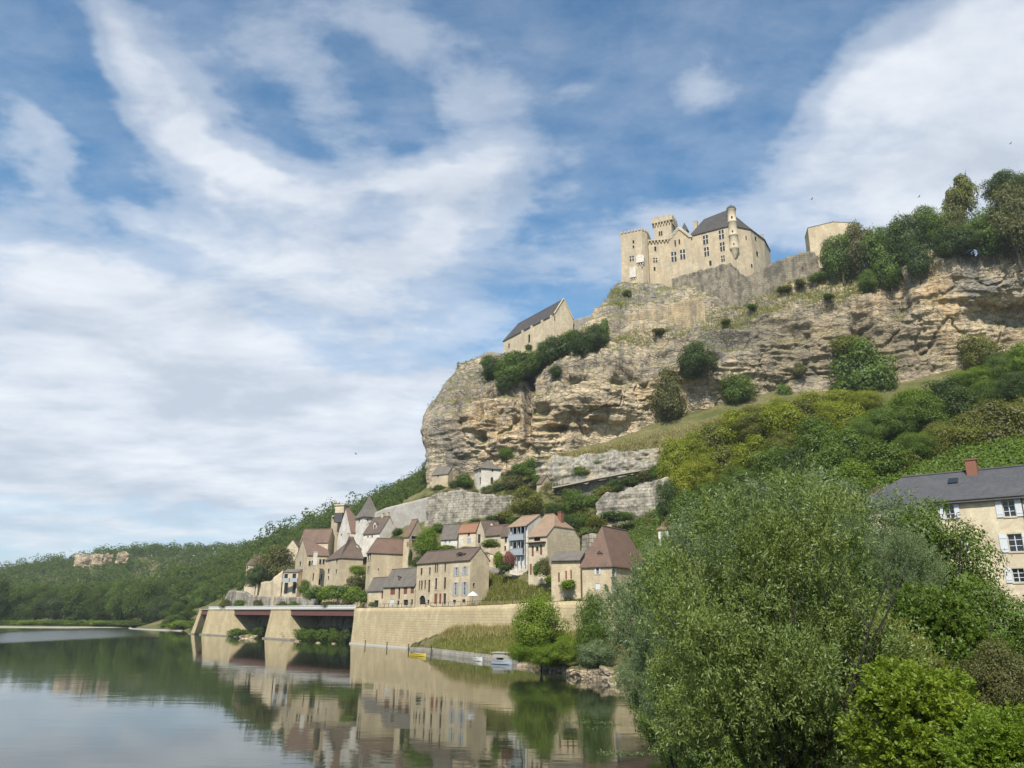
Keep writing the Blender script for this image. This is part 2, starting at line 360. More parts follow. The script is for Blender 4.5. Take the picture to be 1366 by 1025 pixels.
# ground: grass and earth, drier and stonier by noise
m, t = new_mat('ground_soil_grass'); M['ground'] = m
pos = t.n('ShaderNodeNewGeometry').outputs['Position']
c = t.mix(t.ramp(t.noise(pos, 0.12, 6, 0.65), [(0.40, 0.0), (0.60, 1.0)]), (0.095, 0.110, 0.030), (0.230, 0.190, 0.095))
c = t.mix(t.ramp(t.noise(pos, 1.3, 5, 0.7), [(0.42, 0.0), (0.64, 0.8)]), c, (0.070, 0.080, 0.025))
c = t.mix(t.ramp(t.noise(pos, 5.0, 4, 0.7), [(0.45, 0.0), (0.7, 0.5)]), c, (0.20, 0.19, 0.07))
finish(t, c, 0.95, t.noise(pos, 2.5, 6, 0.75), 1.0, 0.5, spec=0.1)

# cliff limestone
m, t = new_mat('cliff_limestone'); M['cliff'] = m
g = t.n('ShaderNodeNewGeometry'); pos = g.outputs['Position']
big = t.noise(pos, 0.035, 5, 0.6, 0.3); strata = t.noise(t.mapping(pos, (0.25, 0.25, 1.5), rot=(rad(4), rad(-5), 0)), 0.22, 7, 0.68, 0.5)
rz = t.ramp(t.noise(pos, 0.06, 3, 0.6), [(0.42, 0.25), (0.58, 1.0)]); fine = t.m('ADD', 0.5, t.m('MULTIPLY', t.m('SUBTRACT', t.noise(pos, 0.9, 7, 0.72, 0.3), 0.5), rz)); vert = t.noise(t.mapping(pos, (1, 1, 0.16)), 0.26, 6, 0.7, 0.6)
vor = t.n('ShaderNodeTexVoronoi', feature='DISTANCE_TO_EDGE', i={'Vector': t.mapping(t.n('ShaderNodeVectorMath', operation='ADD', i={0: pos, 1: t.n('ShaderNodeVectorMath', operation='SCALE', i={0: t.noise(pos, 0.5, 3, out=1), 3: 3.0}).outputs[0]}).outputs[0], (0.7, 0.7, 1.5)), 'Scale': 0.30}).outputs[0]
c = t.mix(t.ramp(big, [(0.36, 0.0), (0.60, 1.0)]), (0.66, 0.50, 0.315), (0.47, 0.35, 0.22))
c = t.mix(t.ramp(strata, [(0.36, 0.0), (0.50, 1.0), (0.62, 0.15)]), c, (0.64, 0.52, 0.35))
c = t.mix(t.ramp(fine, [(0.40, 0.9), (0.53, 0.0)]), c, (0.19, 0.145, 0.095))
at = t.n('ShaderNodeAttribute', attribute_name='grey').outputs['Fac']
greyf = t.m('ADD', t.m('MULTIPLY', t.ramp(vert, [(0.48, 0.0), (0.64, 1.0)]), 0.75), t.m('MULTIPLY', at, t.ramp(fine, [(0.30, 1.3), (0.66, 0.3)])), clamp=True)
c = t.mix(greyf, c, t.mix(t.noise(pos, 1.8, 4, 0.7), (0.13, 0.118, 0.10), (0.30, 0.275, 0.23)))
c = t.mix(t.m('MULTIPLY', t.n('ShaderNodeAttribute', attribute_name='ochre').outputs['Fac'], t.ramp(t.noise(pos, 0.35, 5, 0.7), [(0.38, 0.0), (0.58, 1.0)])), c, (0.56, 0.36, 0.17))
c = t.mix(t.m('MULTIPLY', t.n('ShaderNodeAttribute', attribute_name='earth').outputs['Fac'], t.ramp(t.noise(pos, 1.4, 6, 0.75), [(0.34, 1.0), (0.64, 0.35)])), c, t.mix(t.noise(pos, 2.5, 4, .7), (0.17, 0.135, 0.085), (0.36, 0.29, 0.19)))
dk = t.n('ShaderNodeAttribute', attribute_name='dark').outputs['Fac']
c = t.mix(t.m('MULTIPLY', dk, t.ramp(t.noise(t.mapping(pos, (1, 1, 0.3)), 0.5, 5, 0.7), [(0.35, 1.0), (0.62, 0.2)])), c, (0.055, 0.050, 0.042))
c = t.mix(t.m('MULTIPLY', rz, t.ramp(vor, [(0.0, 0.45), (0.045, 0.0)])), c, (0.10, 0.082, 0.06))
sn = t.n('ShaderNodeSeparateXYZ', i={0: g.outputs['Normal']})
grassf = t.m('MULTIPLY', t.ramp(sn.outputs[2], [(0.55, 0.0), (0.75, 1.0)]), t.ramp(fine, [(0.35, 0.5), (0.5, 1.0)]))
c = t.mix(grassf, c, t.mix(t.noise(pos, 0.5, 4), (0.10, 0.11, 0.035), (0.24, 0.21, 0.09)))
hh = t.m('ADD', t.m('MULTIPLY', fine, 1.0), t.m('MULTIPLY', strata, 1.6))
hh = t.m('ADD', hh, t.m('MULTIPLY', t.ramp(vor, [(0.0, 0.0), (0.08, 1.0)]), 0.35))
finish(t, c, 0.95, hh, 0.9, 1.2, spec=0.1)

# greyer rock of the lower bands
m, t = new_mat('grey_rock'); M['cliff_grey'] = m
g = t.n('ShaderNodeNewGeometry'); pos = g.outputs['Position']; fine = t.noise(pos, 1.1, 7, 0.72, 0.3); vert = t.noise(t.mapping(pos, (1, 1, 0.2)), 0.7, 6, 0.7, 0.6)
c = t.mix(t.ramp(vert, [(0.40, 0.0), (0.60, 1.0)]), (0.46, 0.42, 0.34), (0.25, 0.23, 0.195)); c = t.mix(t.ramp(fine, [(0.36, 0.8), (0.54, 0.0)]), c, (0.12, 0.105, 0.08))
c = t.mix(t.ramp(t.noise(pos, 0.25, 4), [(0.5, 0.0), (0.66, 0.7)]), c, (0.48, 0.38, 0.24))
sn = t.n('ShaderNodeSeparateXYZ', i={0: g.outputs['Normal']}); c = t.mix(t.ramp(sn.outputs[2], [(0.55, 0.0), (0.8, 0.9)]), c, (0.13, 0.13, 0.05))
finish(t, c, 0.95, fine, 0.9, 0.7, spec=0.1)

# water
m, t = new_mat('river_water'); M['water'] = m
g = t.n('ShaderNodeNewGeometry'); pos = g.outputs['Position']
rip = t.noise(t.mapping(pos, (0.35, 1.0, 1), rot=(0, 0, rad(12))), 0.9, 4, 0.5, 0.4)
swell = t.noise(t.mapping(pos, (0.5, 1.0, 1)), 0.16, 3, 0.5)
chop = t.noise(t.mapping(pos, (0.6, 1.0, 1)), 3.2, 3, 0.5)
zone = t.ramp(t.noise(t.mapping(pos, (0.35, 1.0, 1)), 0.020, 4, 0.6, 0.3), [(0.46, 0.35), (0.60, 1.0)])
wind = t.n('ShaderNodeAttribute', attribute_name='wind').outputs['Fac']
h = t.m('ADD', t.m('MULTIPLY', rip, 0.5), t.m('MULTIPLY', swell, 1.0))
h = t.m('MULTIPLY', h, zone)
h = t.m('ADD', h, t.m('MULTIPLY', t.m('MULTIPLY', chop, wind), 2.2))
bn = t.n('ShaderNodeBump', i={'Height': h, 'Strength': 0.55, 'Distance': 0.035})
murk = t.mix(t.noise(pos, 0.05, 3), (0.012, 0.018, 0.011), (0.026, 0.032, 0.015))
b = t.n('ShaderNodeBsdfPrincipled', i={'Base Color': murk, 'Roughness': t.m('ADD', 0.035, t.m('MULTIPLY', wind, 0.20)), 'IOR': 1.34, 'Specular IOR Level': 0.5, 'Normal': bn.outputs[0]})
o = t.n('ShaderNodeOutputMaterial'); t.nt.links.new(b.outputs[0], o.inputs[0])

# ------------------------------------------------------------------ terrain
def dist_poly(x, y, poly):
    """signed distance, positive on the inland side (poly runs from far left to near right, land behind it)"""
    best = np.full(x.shape, 1e9); sgn = np.ones(x.shape)
    for (ax, ay), (bx, by) in zip(poly[:-1], poly[1:]):
        dx, dy = bx - ax, by - ay; t_ = np.clip(((x - ax) * dx + (y - ay) * dy) / (dx * dx + dy * dy), 0, 1)
        d = np.hypot(x - ax - t_ * dx, y - ay - t_ * dy); cr = dx * (y - ay) - dy * (x - ax)
        k = d < best - 1e-6; best = np.where(k, d, best); sgn = np.where(k, np.sign(cr), sgn)
    return best * sgn
SHORE = [(-3000, 470), (-400, 385), (-231, 374), (-182, 394), (-165, 360), (-131, 329), (-116, 296), (-104, 274), (-38.2, 198.6), (-22, 172), (-15.3, 153.6), (0.1, 121.5),
         (10.3, 93.4), (12.0, 84), (9.5, 60), (8.2, 39), (7.5, 18), (-10, 9), (-60, 2), (-3000, -20)]
WALLP = [(-104, 274), (-38.2, 198.6), (-16.6, 166.3), (4.4, 135.0), (20, 114), (34, 98)]
def PT(px, py, Y): return tuple(P(px, py, Y))
CTRL = [PT(*a) for a in [
    (520, 700, 246), (450, 722, 240), (400, 735, 245), (420, 790, 222), (540, 740, 212), (600, 733, 200), (650, 735, 186), (700, 764, 163),
    (690, 714, 206), (760, 700, 200), (780, 780, 148), (830, 790, 132), (870, 740, 150), (640, 716, 214), (600, 714, 220), (560, 718, 224), (680, 712, 212), (600, 652, 252), (560, 662, 262), (505, 680, 262),
    (660, 640, 246), (700, 622, 246), (765, 608, 242), (830, 592, 238), (885, 570, 236), (960, 552, 238), (1040, 535, 236), (1120, 525, 232), (1200, 515, 226),
    (1280, 498, 220), (1366, 472, 214), (1480, 455, 214), (740, 655, 226), (880, 632, 210), (820, 690, 196), (890, 700, 165), (950, 610, 200), (1000, 600, 185), (1060, 610, 160),
    (1150, 580, 165), (1250, 560, 165), (1366, 530, 165), (1150, 640, 120), (1250, 640, 112), (1366, 600, 112), (1450, 600, 112), (1000, 690, 105), (930, 740, 105),
    (330, 792, 318), (340, 770, 345), (310, 800, 296), (280, 812, 330), (380, 745, 345), (370, 748, 430), (400, 726, 400), (450, 706, 380), (500, 684, 350), (545, 676, 320),
    (230, 835, 420), (100, 834, 430), (0, 833, 430), (-200, 830, 450), (0, 778, 800), (60, 762, 800), (130, 748, 800), (200, 742, 800), (290, 746, 800), (360, 752, 760), (100, 800, 600), (250, 795, 600),
    (-150, 790, 800), (-300, 800, 900)]]
CTRL += [PT(*a) for a in [(455, 790, 223), (410, 795, 243), (495, 800, 207), (468, 722, 252), (507, 722, 238), (486, 724, 247), (546, 746, 206), (610, 738, 194), (635, 740, 188), (646, 742, 184), (672, 750, 175), (682, 760, 166), (704, 764, 160), (730, 772, 149), (774, 798, 137), (815, 812, 129), (642, 655, 246), (598, 652, 256), (722, 652, 214), (660, 770, 168), (640, 790, 160), (700, 785, 152), (750, 797, 140), (438, 735, 262), (398, 745, 300), (347, 792, 330)]]
CTRL += [(14, 40, 3), (20, 30, 4.5), (32, 40, 5), (25, 62, 5.5), (42, 62, 6.0), (44, 78, 7), (60, 55, 8), (70, 90, 22), (0, 0, 4.8), (12, 8, 4.8), (40, 0, 6), (24, 80, 7), (26, 100, 9), (0, -60, 5), (120, 0, 30), (120, 90, 50),
         (60, 320, 110), (120, 320, 125), (0, 320, 90), (220, 300, 125), (100, 500, 140), (-150, 500, 50), (300, 200, 110), (300, 0, 70), (600, 300, 130), (-600, 900, 36), (-350, 1100, 75), (0, 1100, 110), (-1000, 900, 20), (-1200, 1500, 30),
         (0, 2500, 90), (2500, 2500, 100), (2500, -500, 90), (-2500, 3000, 40), (-2500, 700, 8), (-800, 430, 2), (-3000, 430, 2), (0, -900, 10), (1500, -900, 40)]
CA = np.array(CTRL, float)
def _k(a, b): return np.sqrt(((a[:, None, :2] - b[None, :, :2]) ** 2).sum(-1) + 4.0)
_A = _k(CA, CA) + np.eye(len(CA)) * -0.8
_n = len(CA); _S = np.zeros((_n + 3, _n + 3)); _S[:_n, :_n] = _A; _S[:_n, _n] = 1; _S[:_n, _n + 1:] = CA[:, :2]; _S[_n, :_n] = 1; _S[_n + 1:, :_n] = CA[:, :2].T
_W = np.linalg.solve(_S, np.concatenate([CA[:, 2], [0, 0, 0]]))
def rbf(x, y):
    q = np.stack([x.ravel(), y.ravel()], 1); out = np.empty(len(q))
    for i in range(0, len(q), 20000):
        out[i:i + 20000] = _k(q[i:i + 20000], CA) @ _W[:_n] + _W[_n] + q[i:i + 20000] @ _W[_n + 1:]
    return out.reshape(x.shape)
def height(x, y):
    x = np.asarray(x, float); y = np.asarray(y, float)
    z = np.clip(rbf(x, y), 0.6, 170)
    p = np.stack([x, y, np.zeros_like(x)], -1)
    z = z + fbm(p / 9.0, 3) * np.clip((z - 8) / 30, 0, 1) * 2.5
    ds = dist_poly(x, y, SHORE); dw = dist_poly(x, y, WALLP)
    slope = 0.35 + 0.25 * np.clip((130 - y) / 60, 0, 1)
    nat = np.minimum(z, 0.25 + slope * np.maximum(ds, 0) + 0.5 * np.maximum(ds - 32, 0) + fbm(p / 4.0, 2) * 0.3)
    # stretch with masonry walls
    inwall = (y > 108) & (y < 276) & (x > -106) & (ds > -3)
    deck = inwall & (y > 199) & (x < -36)
    zw = np.where(dw > 2.0, np.maximum(np.minimum(z, 8.35 + np.maximum(dw - 5.5, 0) * 1.05), 8.35), 0)
    tt = np.clip(ds / np.maximum(ds - np.minimum(dw, 0), 0.5), 0, 1)
    bank = 0.85 + np.minimum(3.6 * tt ** 1.3, np.maximum(ds - 1, 0) * 0.85) + fbm(p / 3.0, 3) * 0.4
    zi = np.where(dw > 2.0, zw, np.where((ds > 0.6) & (dw < -0.1), bank, -2))
    zd = np.where(dw > 8.2, np.maximum(np.minimum(z, 8.35 + np.maximum(dw - 14, 0) * 1.0), 8.3), np.where(dw > 5.0, 0.2 + (dw - 5) * 0.4, -2))
    out = np.where(inwall, np.where(deck, zd, zi), nat)
    out = np.where(ds <= 0.0, np.minimum(-1.2, -1.2 + ds * 0.2), out)
    return np.maximum(out, -6)

def axis(a):
    out = []
    for (s, e, st) in a: out += list(np.arange(s, e, st))
    return np.array(out + [a[-1][1]], float)
gx = axis([(-3000, -700, 120), (-700, -240, 14), (-240, -120, 4), (-120, 60, 1.2), (60, 260, 4), (260, 700, 20), (700, 3000, 150)])
gy = axis([(-1000, -40, 80), (-40, 30, 4), (30, 100, 1.6), (100, 300, 1.2), (300, 420, 4), (420, 900, 12), (900, 4000, 150)])
GX, GY = np.meshgrid(gx, gy); GZ = height(GX, GY)
def grid_faces(nr, nc):
    a = np.arange(nr * nc).reshape(nr, nc); return np.stack([a[:-1, :-1], a[:-1, 1:], a[1:, 1:], a[1:, :-1]], -1).reshape(-1, 4)
me = np_mesh('ground', np.stack([GX, GY, GZ], -1).reshape(-1, 3), grid_faces(len(gy), len(gx)), M['ground'], True)
tag(link('ground', me), kind='structure')

# river
wx = axis([(-3000, -300, 150), (-300, 60, 6), (60, 120, 30)]); wy = axis([(-1000, 0, 100), (0, 420, 6), (420, 600, 60)])
WX, WY = np.meshgrid(wx, wy)
me = np_mesh('river', np.stack([WX, WY, WX * 0], -1).reshape(-1, 3), grid_faces(len(wy), len(wx)), M['water'])
c0 = G(30, 852); c1 = G(195, 843)
wv = np.zeros(WX.size)
pxs = np.array([[pxof((a, b, 0)), pyof((a, b, 0))] if b > 5 else [0, 5000] for a, b in zip(WX.ravel(), WY.ravel())])
wv = np.clip(1.3 - np.abs((pxs[:, 1] - (851 - 0.045 * pxs[:, 0])) / 7.5) ** 2, 0, 1) * np.clip((205 - pxs[:, 0]) / 60, 0, 1) * np.clip((pxs[:, 0] + 60) / 50, 0, 1)
add_attr(me, 'wind', wv)
tag(link('river', me), kind='structure')

# ------------------------------------------------------------------ cliff
CL = [
 [(640, 640, 350), (640, 600, 350), (640, 570, 350), (650, 543, 350), (660, 505, 352), (668, 492, 354)],
 [(600, 642, 300), (598, 602, 300), (594, 575, 302), (604, 545, 306), (630, 502, 310), (640, 490, 312)],
 [(568, 648, 268), (566, 606, 269), (566, 572, 271), (578, 543, 278), (607, 500, 283), (612, 488, 285)],
 [(600, 640, 259), (598, 600, 257), (592, 560, 258), (603, 530, 264), (628, 497, 271), (640, 479, 275)],
 [(648, 630, 252), (648, 590, 249), (646, 556, 248), (650, 530, 252), (655, 508, 258), (672, 474, 268)],
 [(705, 616, 249), (703, 580, 247), (700, 550, 248), (702, 525, 252), (708, 500, 257), (716, 468, 270)],
 [(765, 603, 245), (762, 570, 242), (760, 530, 239), (758, 500, 243), (762, 472, 248), (775, 440, 268)],
 [(820, 586, 242), (815, 550, 239), (812, 510, 236), (810, 480, 242), (812, 440, 258), (815, 402, 278)],
 [(840, 575, 242), (838, 540, 239), (836, 500, 238), (836, 465, 246), (834, 430, 264), (828, 382, 288)],
 [(885, 563, 242), (885, 530, 239), (888, 490, 239), (890, 450, 248), (892, 418, 264), (892, 382, 290)],
 [(940, 552, 243), (935, 520, 241), (935, 480, 240), (938, 448, 246), (940, 412, 260), (942, 395, 280)],
 [(1000, 537, 242), (1000, 505, 241), (1000, 470, 240), (1000, 433, 244), (1000, 410, 252), (1000, 396, 264)],
 [(1060, 527, 240), (1060, 490, 239), (1060, 450, 239), (1060, 408, 243), (1060, 388, 252), (1060, 372, 264)],
 [(1120, 522, 236), (1120, 480, 235), (1120, 440, 235), (1120, 402, 238), (1120, 385, 246), (1120, 368, 258)],
 [(1180, 517, 230), (1180, 480, 230), (1180, 440, 230), (1180, 400, 231), (1180, 375, 236), (1180, 350, 246)],
 [(1250, 503, 225), (1250, 465, 225), (1250, 430, 223), (1250, 395, 221), (1252, 360, 222), (1255, 328, 230)],
 [(1300, 490, 222), (1300, 455, 222), (1300, 420, 221), (1300, 395, 218), (1300, 370, 216), (1300, 342, 220)],
 [(1366, 468, 219), (1366, 440, 220), (1366, 412, 221), (1366, 392, 215), (1366, 365, 212), (1366, 343, 216)],
 [(1460, 450, 219), (1460, 425, 219), (1460, 405, 220), (1460, 385, 213), (1460, 358, 210), (1460, 336, 214)],
 [(1640, 430, 240), (1640, 405, 240), (1640, 385, 240), (1640, 365, 236), (1640, 338, 236), (1640, 316, 240)]]
def catmull(pts, n):
    """pts (K, D) -> n samples through all points"""
    K = len(pts); t_ = np.linspace(0, K - 1 - 1e-6, n); i = t_.astype(int); f = (t_ - i)[:, None]
    p = np.concatenate([2 * pts[:1] - pts[1:2], pts, 2 * pts[-1:] - pts[-2:-1]])
    p0, p1, p2, p3 = p[i], p[i + 1], p[i + 2], p[i + 3]
    return 0.5 * ((2 * p1) + (-p0 + p2) * f + (2 * p0 - 5 * p1 + 4 * p2 - p3) * f ** 2 + (-p0 + 3 * p1 - 3 * p2 + p3) * f ** 3)
W3 = []
for cc in CL:
    pts = [P(*q) for q in cc]; b = pts[0].copy(); b[2] -= 10; b[1] -= 1.5
    top = pts[-1]
    back = [top + np.array([0, 14, 0.8]), top + np.array([4, 45, -2]), top + np.array([10, 110, -6])]
    W3.append(np.array([b] + pts + back))
W3 = np.array(W3)                                        # cols, rows, 3
NC, NR = 1000, 330
tmp = np.stack([catmull(W3[k], NR) for k in range(len(W3))])  # cols, NR, 3
# denser on the face, where it is seen
CG = np.stack([catmull(tmp[:, r], NC) for r in range(NR)])    # NR, NC, 3
du = np.gradient(CG, axis=1); dv = np.gradient(CG, axis=0); nr = np.cross(du, dv); nr /= np.linalg.norm(nr, axis=-1, keepdims=True) + 1e-9
from_cam = CG - np.array([0, 0, HC])
flip = np.sign((nr * np.array([0.1, -1, 0.25])).sum(-1, keepdims=True)); flip[flip == 0] = 1
if flip.mean() < 0: nr = -nr
rr = np.linspace(0, 1, NR)[:, None] * 9.0                # row index 0..9 (0 buried, 1 base, 6 top)
amp = np.clip((rr - 0.6) / 1.0, 0, 1) * np.clip((6.6 - rr) / 0.8, 0.25, 1)
q = CG.copy()
st = np.stack([q[..., 0] * 0.30, q[..., 1] * 0.30, q[..., 2] * 1.6 + q[..., 0] * 0.06], -1)
D = fbm(q / 24.0, 2) * 4.2 + fbm(q / 8.0, 3) * 1.9
led = fbm(st / 7.5, 4, 0.6); D += np.sign(led) * np.abs(led) ** 0.7 * 1.9
rg = fbm(q / 11.0 + 31, 4); D -= np.clip(0.06 - np.abs(rg), 0, 1) * 22.0    # cracks
zone = np.clip(.5 + fbm(q / 16.0 + 77, 2) * 1.6, .15, 1.0)
D += fbm(q / 2.6, 4, 0.65) * 1.1 * zone
led2 = fbm(st / 2.6 + 9, 3, 0.6); D += led2 * 1.5 * zone; vst = fbm(np.stack([q[..., 0] / 3.0, q[..., 1] / 3.0, q[..., 2] / 16.0], -1), 3); D += vst * 2.2 * (1.1 - zone)
# caves and hollows, (px, py, rx, ry, depth)
cm = np.stack([683 + FPX * (from_cam @ CR) / (from_cam @ CF), 512.5 - FPX * (from_cam @ CU) / (from_cam @ CF)], -1)
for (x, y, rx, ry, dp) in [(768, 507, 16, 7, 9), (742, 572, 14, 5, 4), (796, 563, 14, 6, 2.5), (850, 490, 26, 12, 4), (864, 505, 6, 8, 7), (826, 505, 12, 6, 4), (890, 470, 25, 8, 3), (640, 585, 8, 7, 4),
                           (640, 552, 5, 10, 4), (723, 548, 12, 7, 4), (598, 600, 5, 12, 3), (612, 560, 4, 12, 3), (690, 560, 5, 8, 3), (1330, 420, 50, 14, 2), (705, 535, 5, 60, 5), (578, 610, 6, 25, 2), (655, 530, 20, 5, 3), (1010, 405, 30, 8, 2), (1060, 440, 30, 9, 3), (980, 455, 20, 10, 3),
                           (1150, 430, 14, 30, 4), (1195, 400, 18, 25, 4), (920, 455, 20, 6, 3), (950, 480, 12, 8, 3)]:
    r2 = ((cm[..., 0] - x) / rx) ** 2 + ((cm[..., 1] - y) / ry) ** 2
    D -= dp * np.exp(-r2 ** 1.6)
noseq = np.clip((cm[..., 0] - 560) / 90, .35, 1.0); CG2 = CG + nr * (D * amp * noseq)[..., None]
me = np_mesh('cliff', CG2.reshape(-1, 3), grid_faces(NR, NC)[:, ::1], M['cliff'], False)
gr = np.zeros(cm.shape[:2]); dk = np.zeros(cm.shape[:2])
def blob(a, x, y, rx, ry, v): a += v * np.exp(-(((cm[..., 0] - x) / rx) ** 2 + ((cm[..., 1] - y) / ry) ** 2))
for b_ in [(590, 560, 26, 70, .8), (615, 600, 12, 50, .8), (640, 505, 50, 22, .9), (760, 490, 60, 14, .7), (860, 400, 50, 26, 1.1), (826, 420, 16, 40, 1.1), (900, 480, 60, 30, .6), (960, 450, 60, 24, .8), (1000, 440, 60, 40, .7),
           (1120, 460, 80, 50, .5), (1080, 500, 60, 30, .5), (1180, 490, 70, 30, .5), (1295, 375, 22, 34, 1.2), (1330, 380, 50, 12, .9), (1350, 430, 50, 30, .4)]: blob(gr, *b_)
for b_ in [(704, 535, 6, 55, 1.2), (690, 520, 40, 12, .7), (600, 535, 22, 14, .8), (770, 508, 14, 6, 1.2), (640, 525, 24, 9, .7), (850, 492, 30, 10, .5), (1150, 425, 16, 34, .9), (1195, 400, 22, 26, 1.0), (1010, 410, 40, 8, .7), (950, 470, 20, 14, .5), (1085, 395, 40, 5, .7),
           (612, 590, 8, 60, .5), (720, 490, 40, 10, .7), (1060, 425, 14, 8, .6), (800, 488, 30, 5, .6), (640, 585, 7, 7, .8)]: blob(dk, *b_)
er = np.zeros(cm.shape[:2]); oc = np.zeros(cm.shape[:2])
for b_ in [(1120, 470, 110, 45, 1.0), (1060, 450, 50, 40, .5), (1200, 470, 70, 40, .7), (900, 425, 60, 16, .6), (880, 450, 60, 14, .5)]: blob(er, *b_)
for b_ in [(1262, 420, 22, 50, .9), (1240, 385, 30, 20, .7), (1160, 400, 24, 20, .6), (680, 570, 60, 16, .6), (880, 520, 60, 20, .4), (760, 560, 60, 20, .5), (1340, 450, 40, 10, .6), (640, 560, 40, 30, .5), (1095, 440, 14, 10, .8)]: blob(oc, *b_[:4], b_[4] * .75)
add_attr(me, 'earth', np.clip(er, 0, 1)); add_attr(me, 'ochre', np.clip(oc, 0, 1))
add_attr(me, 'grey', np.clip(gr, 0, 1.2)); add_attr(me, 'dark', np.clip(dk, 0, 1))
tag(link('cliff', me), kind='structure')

# ------------------------------------------------------------------ building kit
UP = np.array([0, 0, 1.0])
def C5(a): return (300 + a[0] / 5.123, 640 + a[1] / 5.125)
CROPS = {'c1': (800, 260, 5.464), 'c2': (550, 380, 3.943), 'c3': (820, 280, 4.553), 'c5': (300, 640, 5.123), 'c6': (480, 660, 6.027), 'c7': (620, 660, 4.879),
         'd1': (380, 660, 11.383), 'd2': (320, 700, 10.25), 'd3': (430, 700, 9.315), 'd4': (540, 690, 9.32), 'd5': (640, 670, 8.543), 'd6': (720, 690, 9.32), 'r4': (1120, 590, 4.659), 'c8': (540, 580, 3.794), 'px': (0, 0, 1)}
def wn(crop, *rects):
    ox, oy, s = CROPS[crop]; out = []
    for r in rects: out.append((ox + r[0] / s, oy + r[1] / s, ox + r[2] / s, oy + r[3] / s, r[4] if len(r) > 4 else 'plain'))
    return out

class Face:
    def __init__(s, A, B, z0, z1):
        s.A = np.array([A[0], A[1], 0.]); s.B = np.array([B[0], B[1], 0.]); d = s.B - s.A; s.L = np.linalg.norm(d); s.u = d / s.L
        s.n = np.cross(s.u, UP); s.z0 = z0; s.z1 = z1; s.holes = []
    def hit(s, px, py):
        d = ray(px, py); o = np.array([0, 0, HC]); den = d @ s.n
        if abs(den) < 1e-4: return None
        k = ((s.A - o) @ s.n) / den
        if k <= 0: return None
        p = o + d * k; return (p - s.A) @ s.u, p[2], k
    def pt(s, a, z, out=0.0): return s.A + s.u * a + UP * z + s.n * out
    def fill(s, mb, depth=0.22):
        ss = sorted(set([0.0, s.L] + [v for h in s.holes for v in h[:2]])); zz = sorted(set([s.z0, s.z1] + [v for h in s.holes for v in h[2:4]]))
        for a, b in zip(ss[:-1], ss[1:]):
            run = None
            for c, d in zip(zz[:-1], zz[1:]):
                m_ = ((a + b) / 2, (c + d) / 2)
                if any(h[0] < m_[0] < h[1] and h[2] < m_[1] < h[3] for h in s.holes): continue
                mb.quad(s.pt(a, c), s.pt(b, c), s.pt(b, d), s.pt(a, d))
        for a, b, c, d in s.holes:
            for p, q in (((a, c), (b, c)), ((b, c), (b, d)), ((b, d), (a, d)), ((a, d), (a, c))):
                mb.quad(s.pt(*p), s.pt(*p, -depth), s.pt(*q, -depth), s.pt(*q))

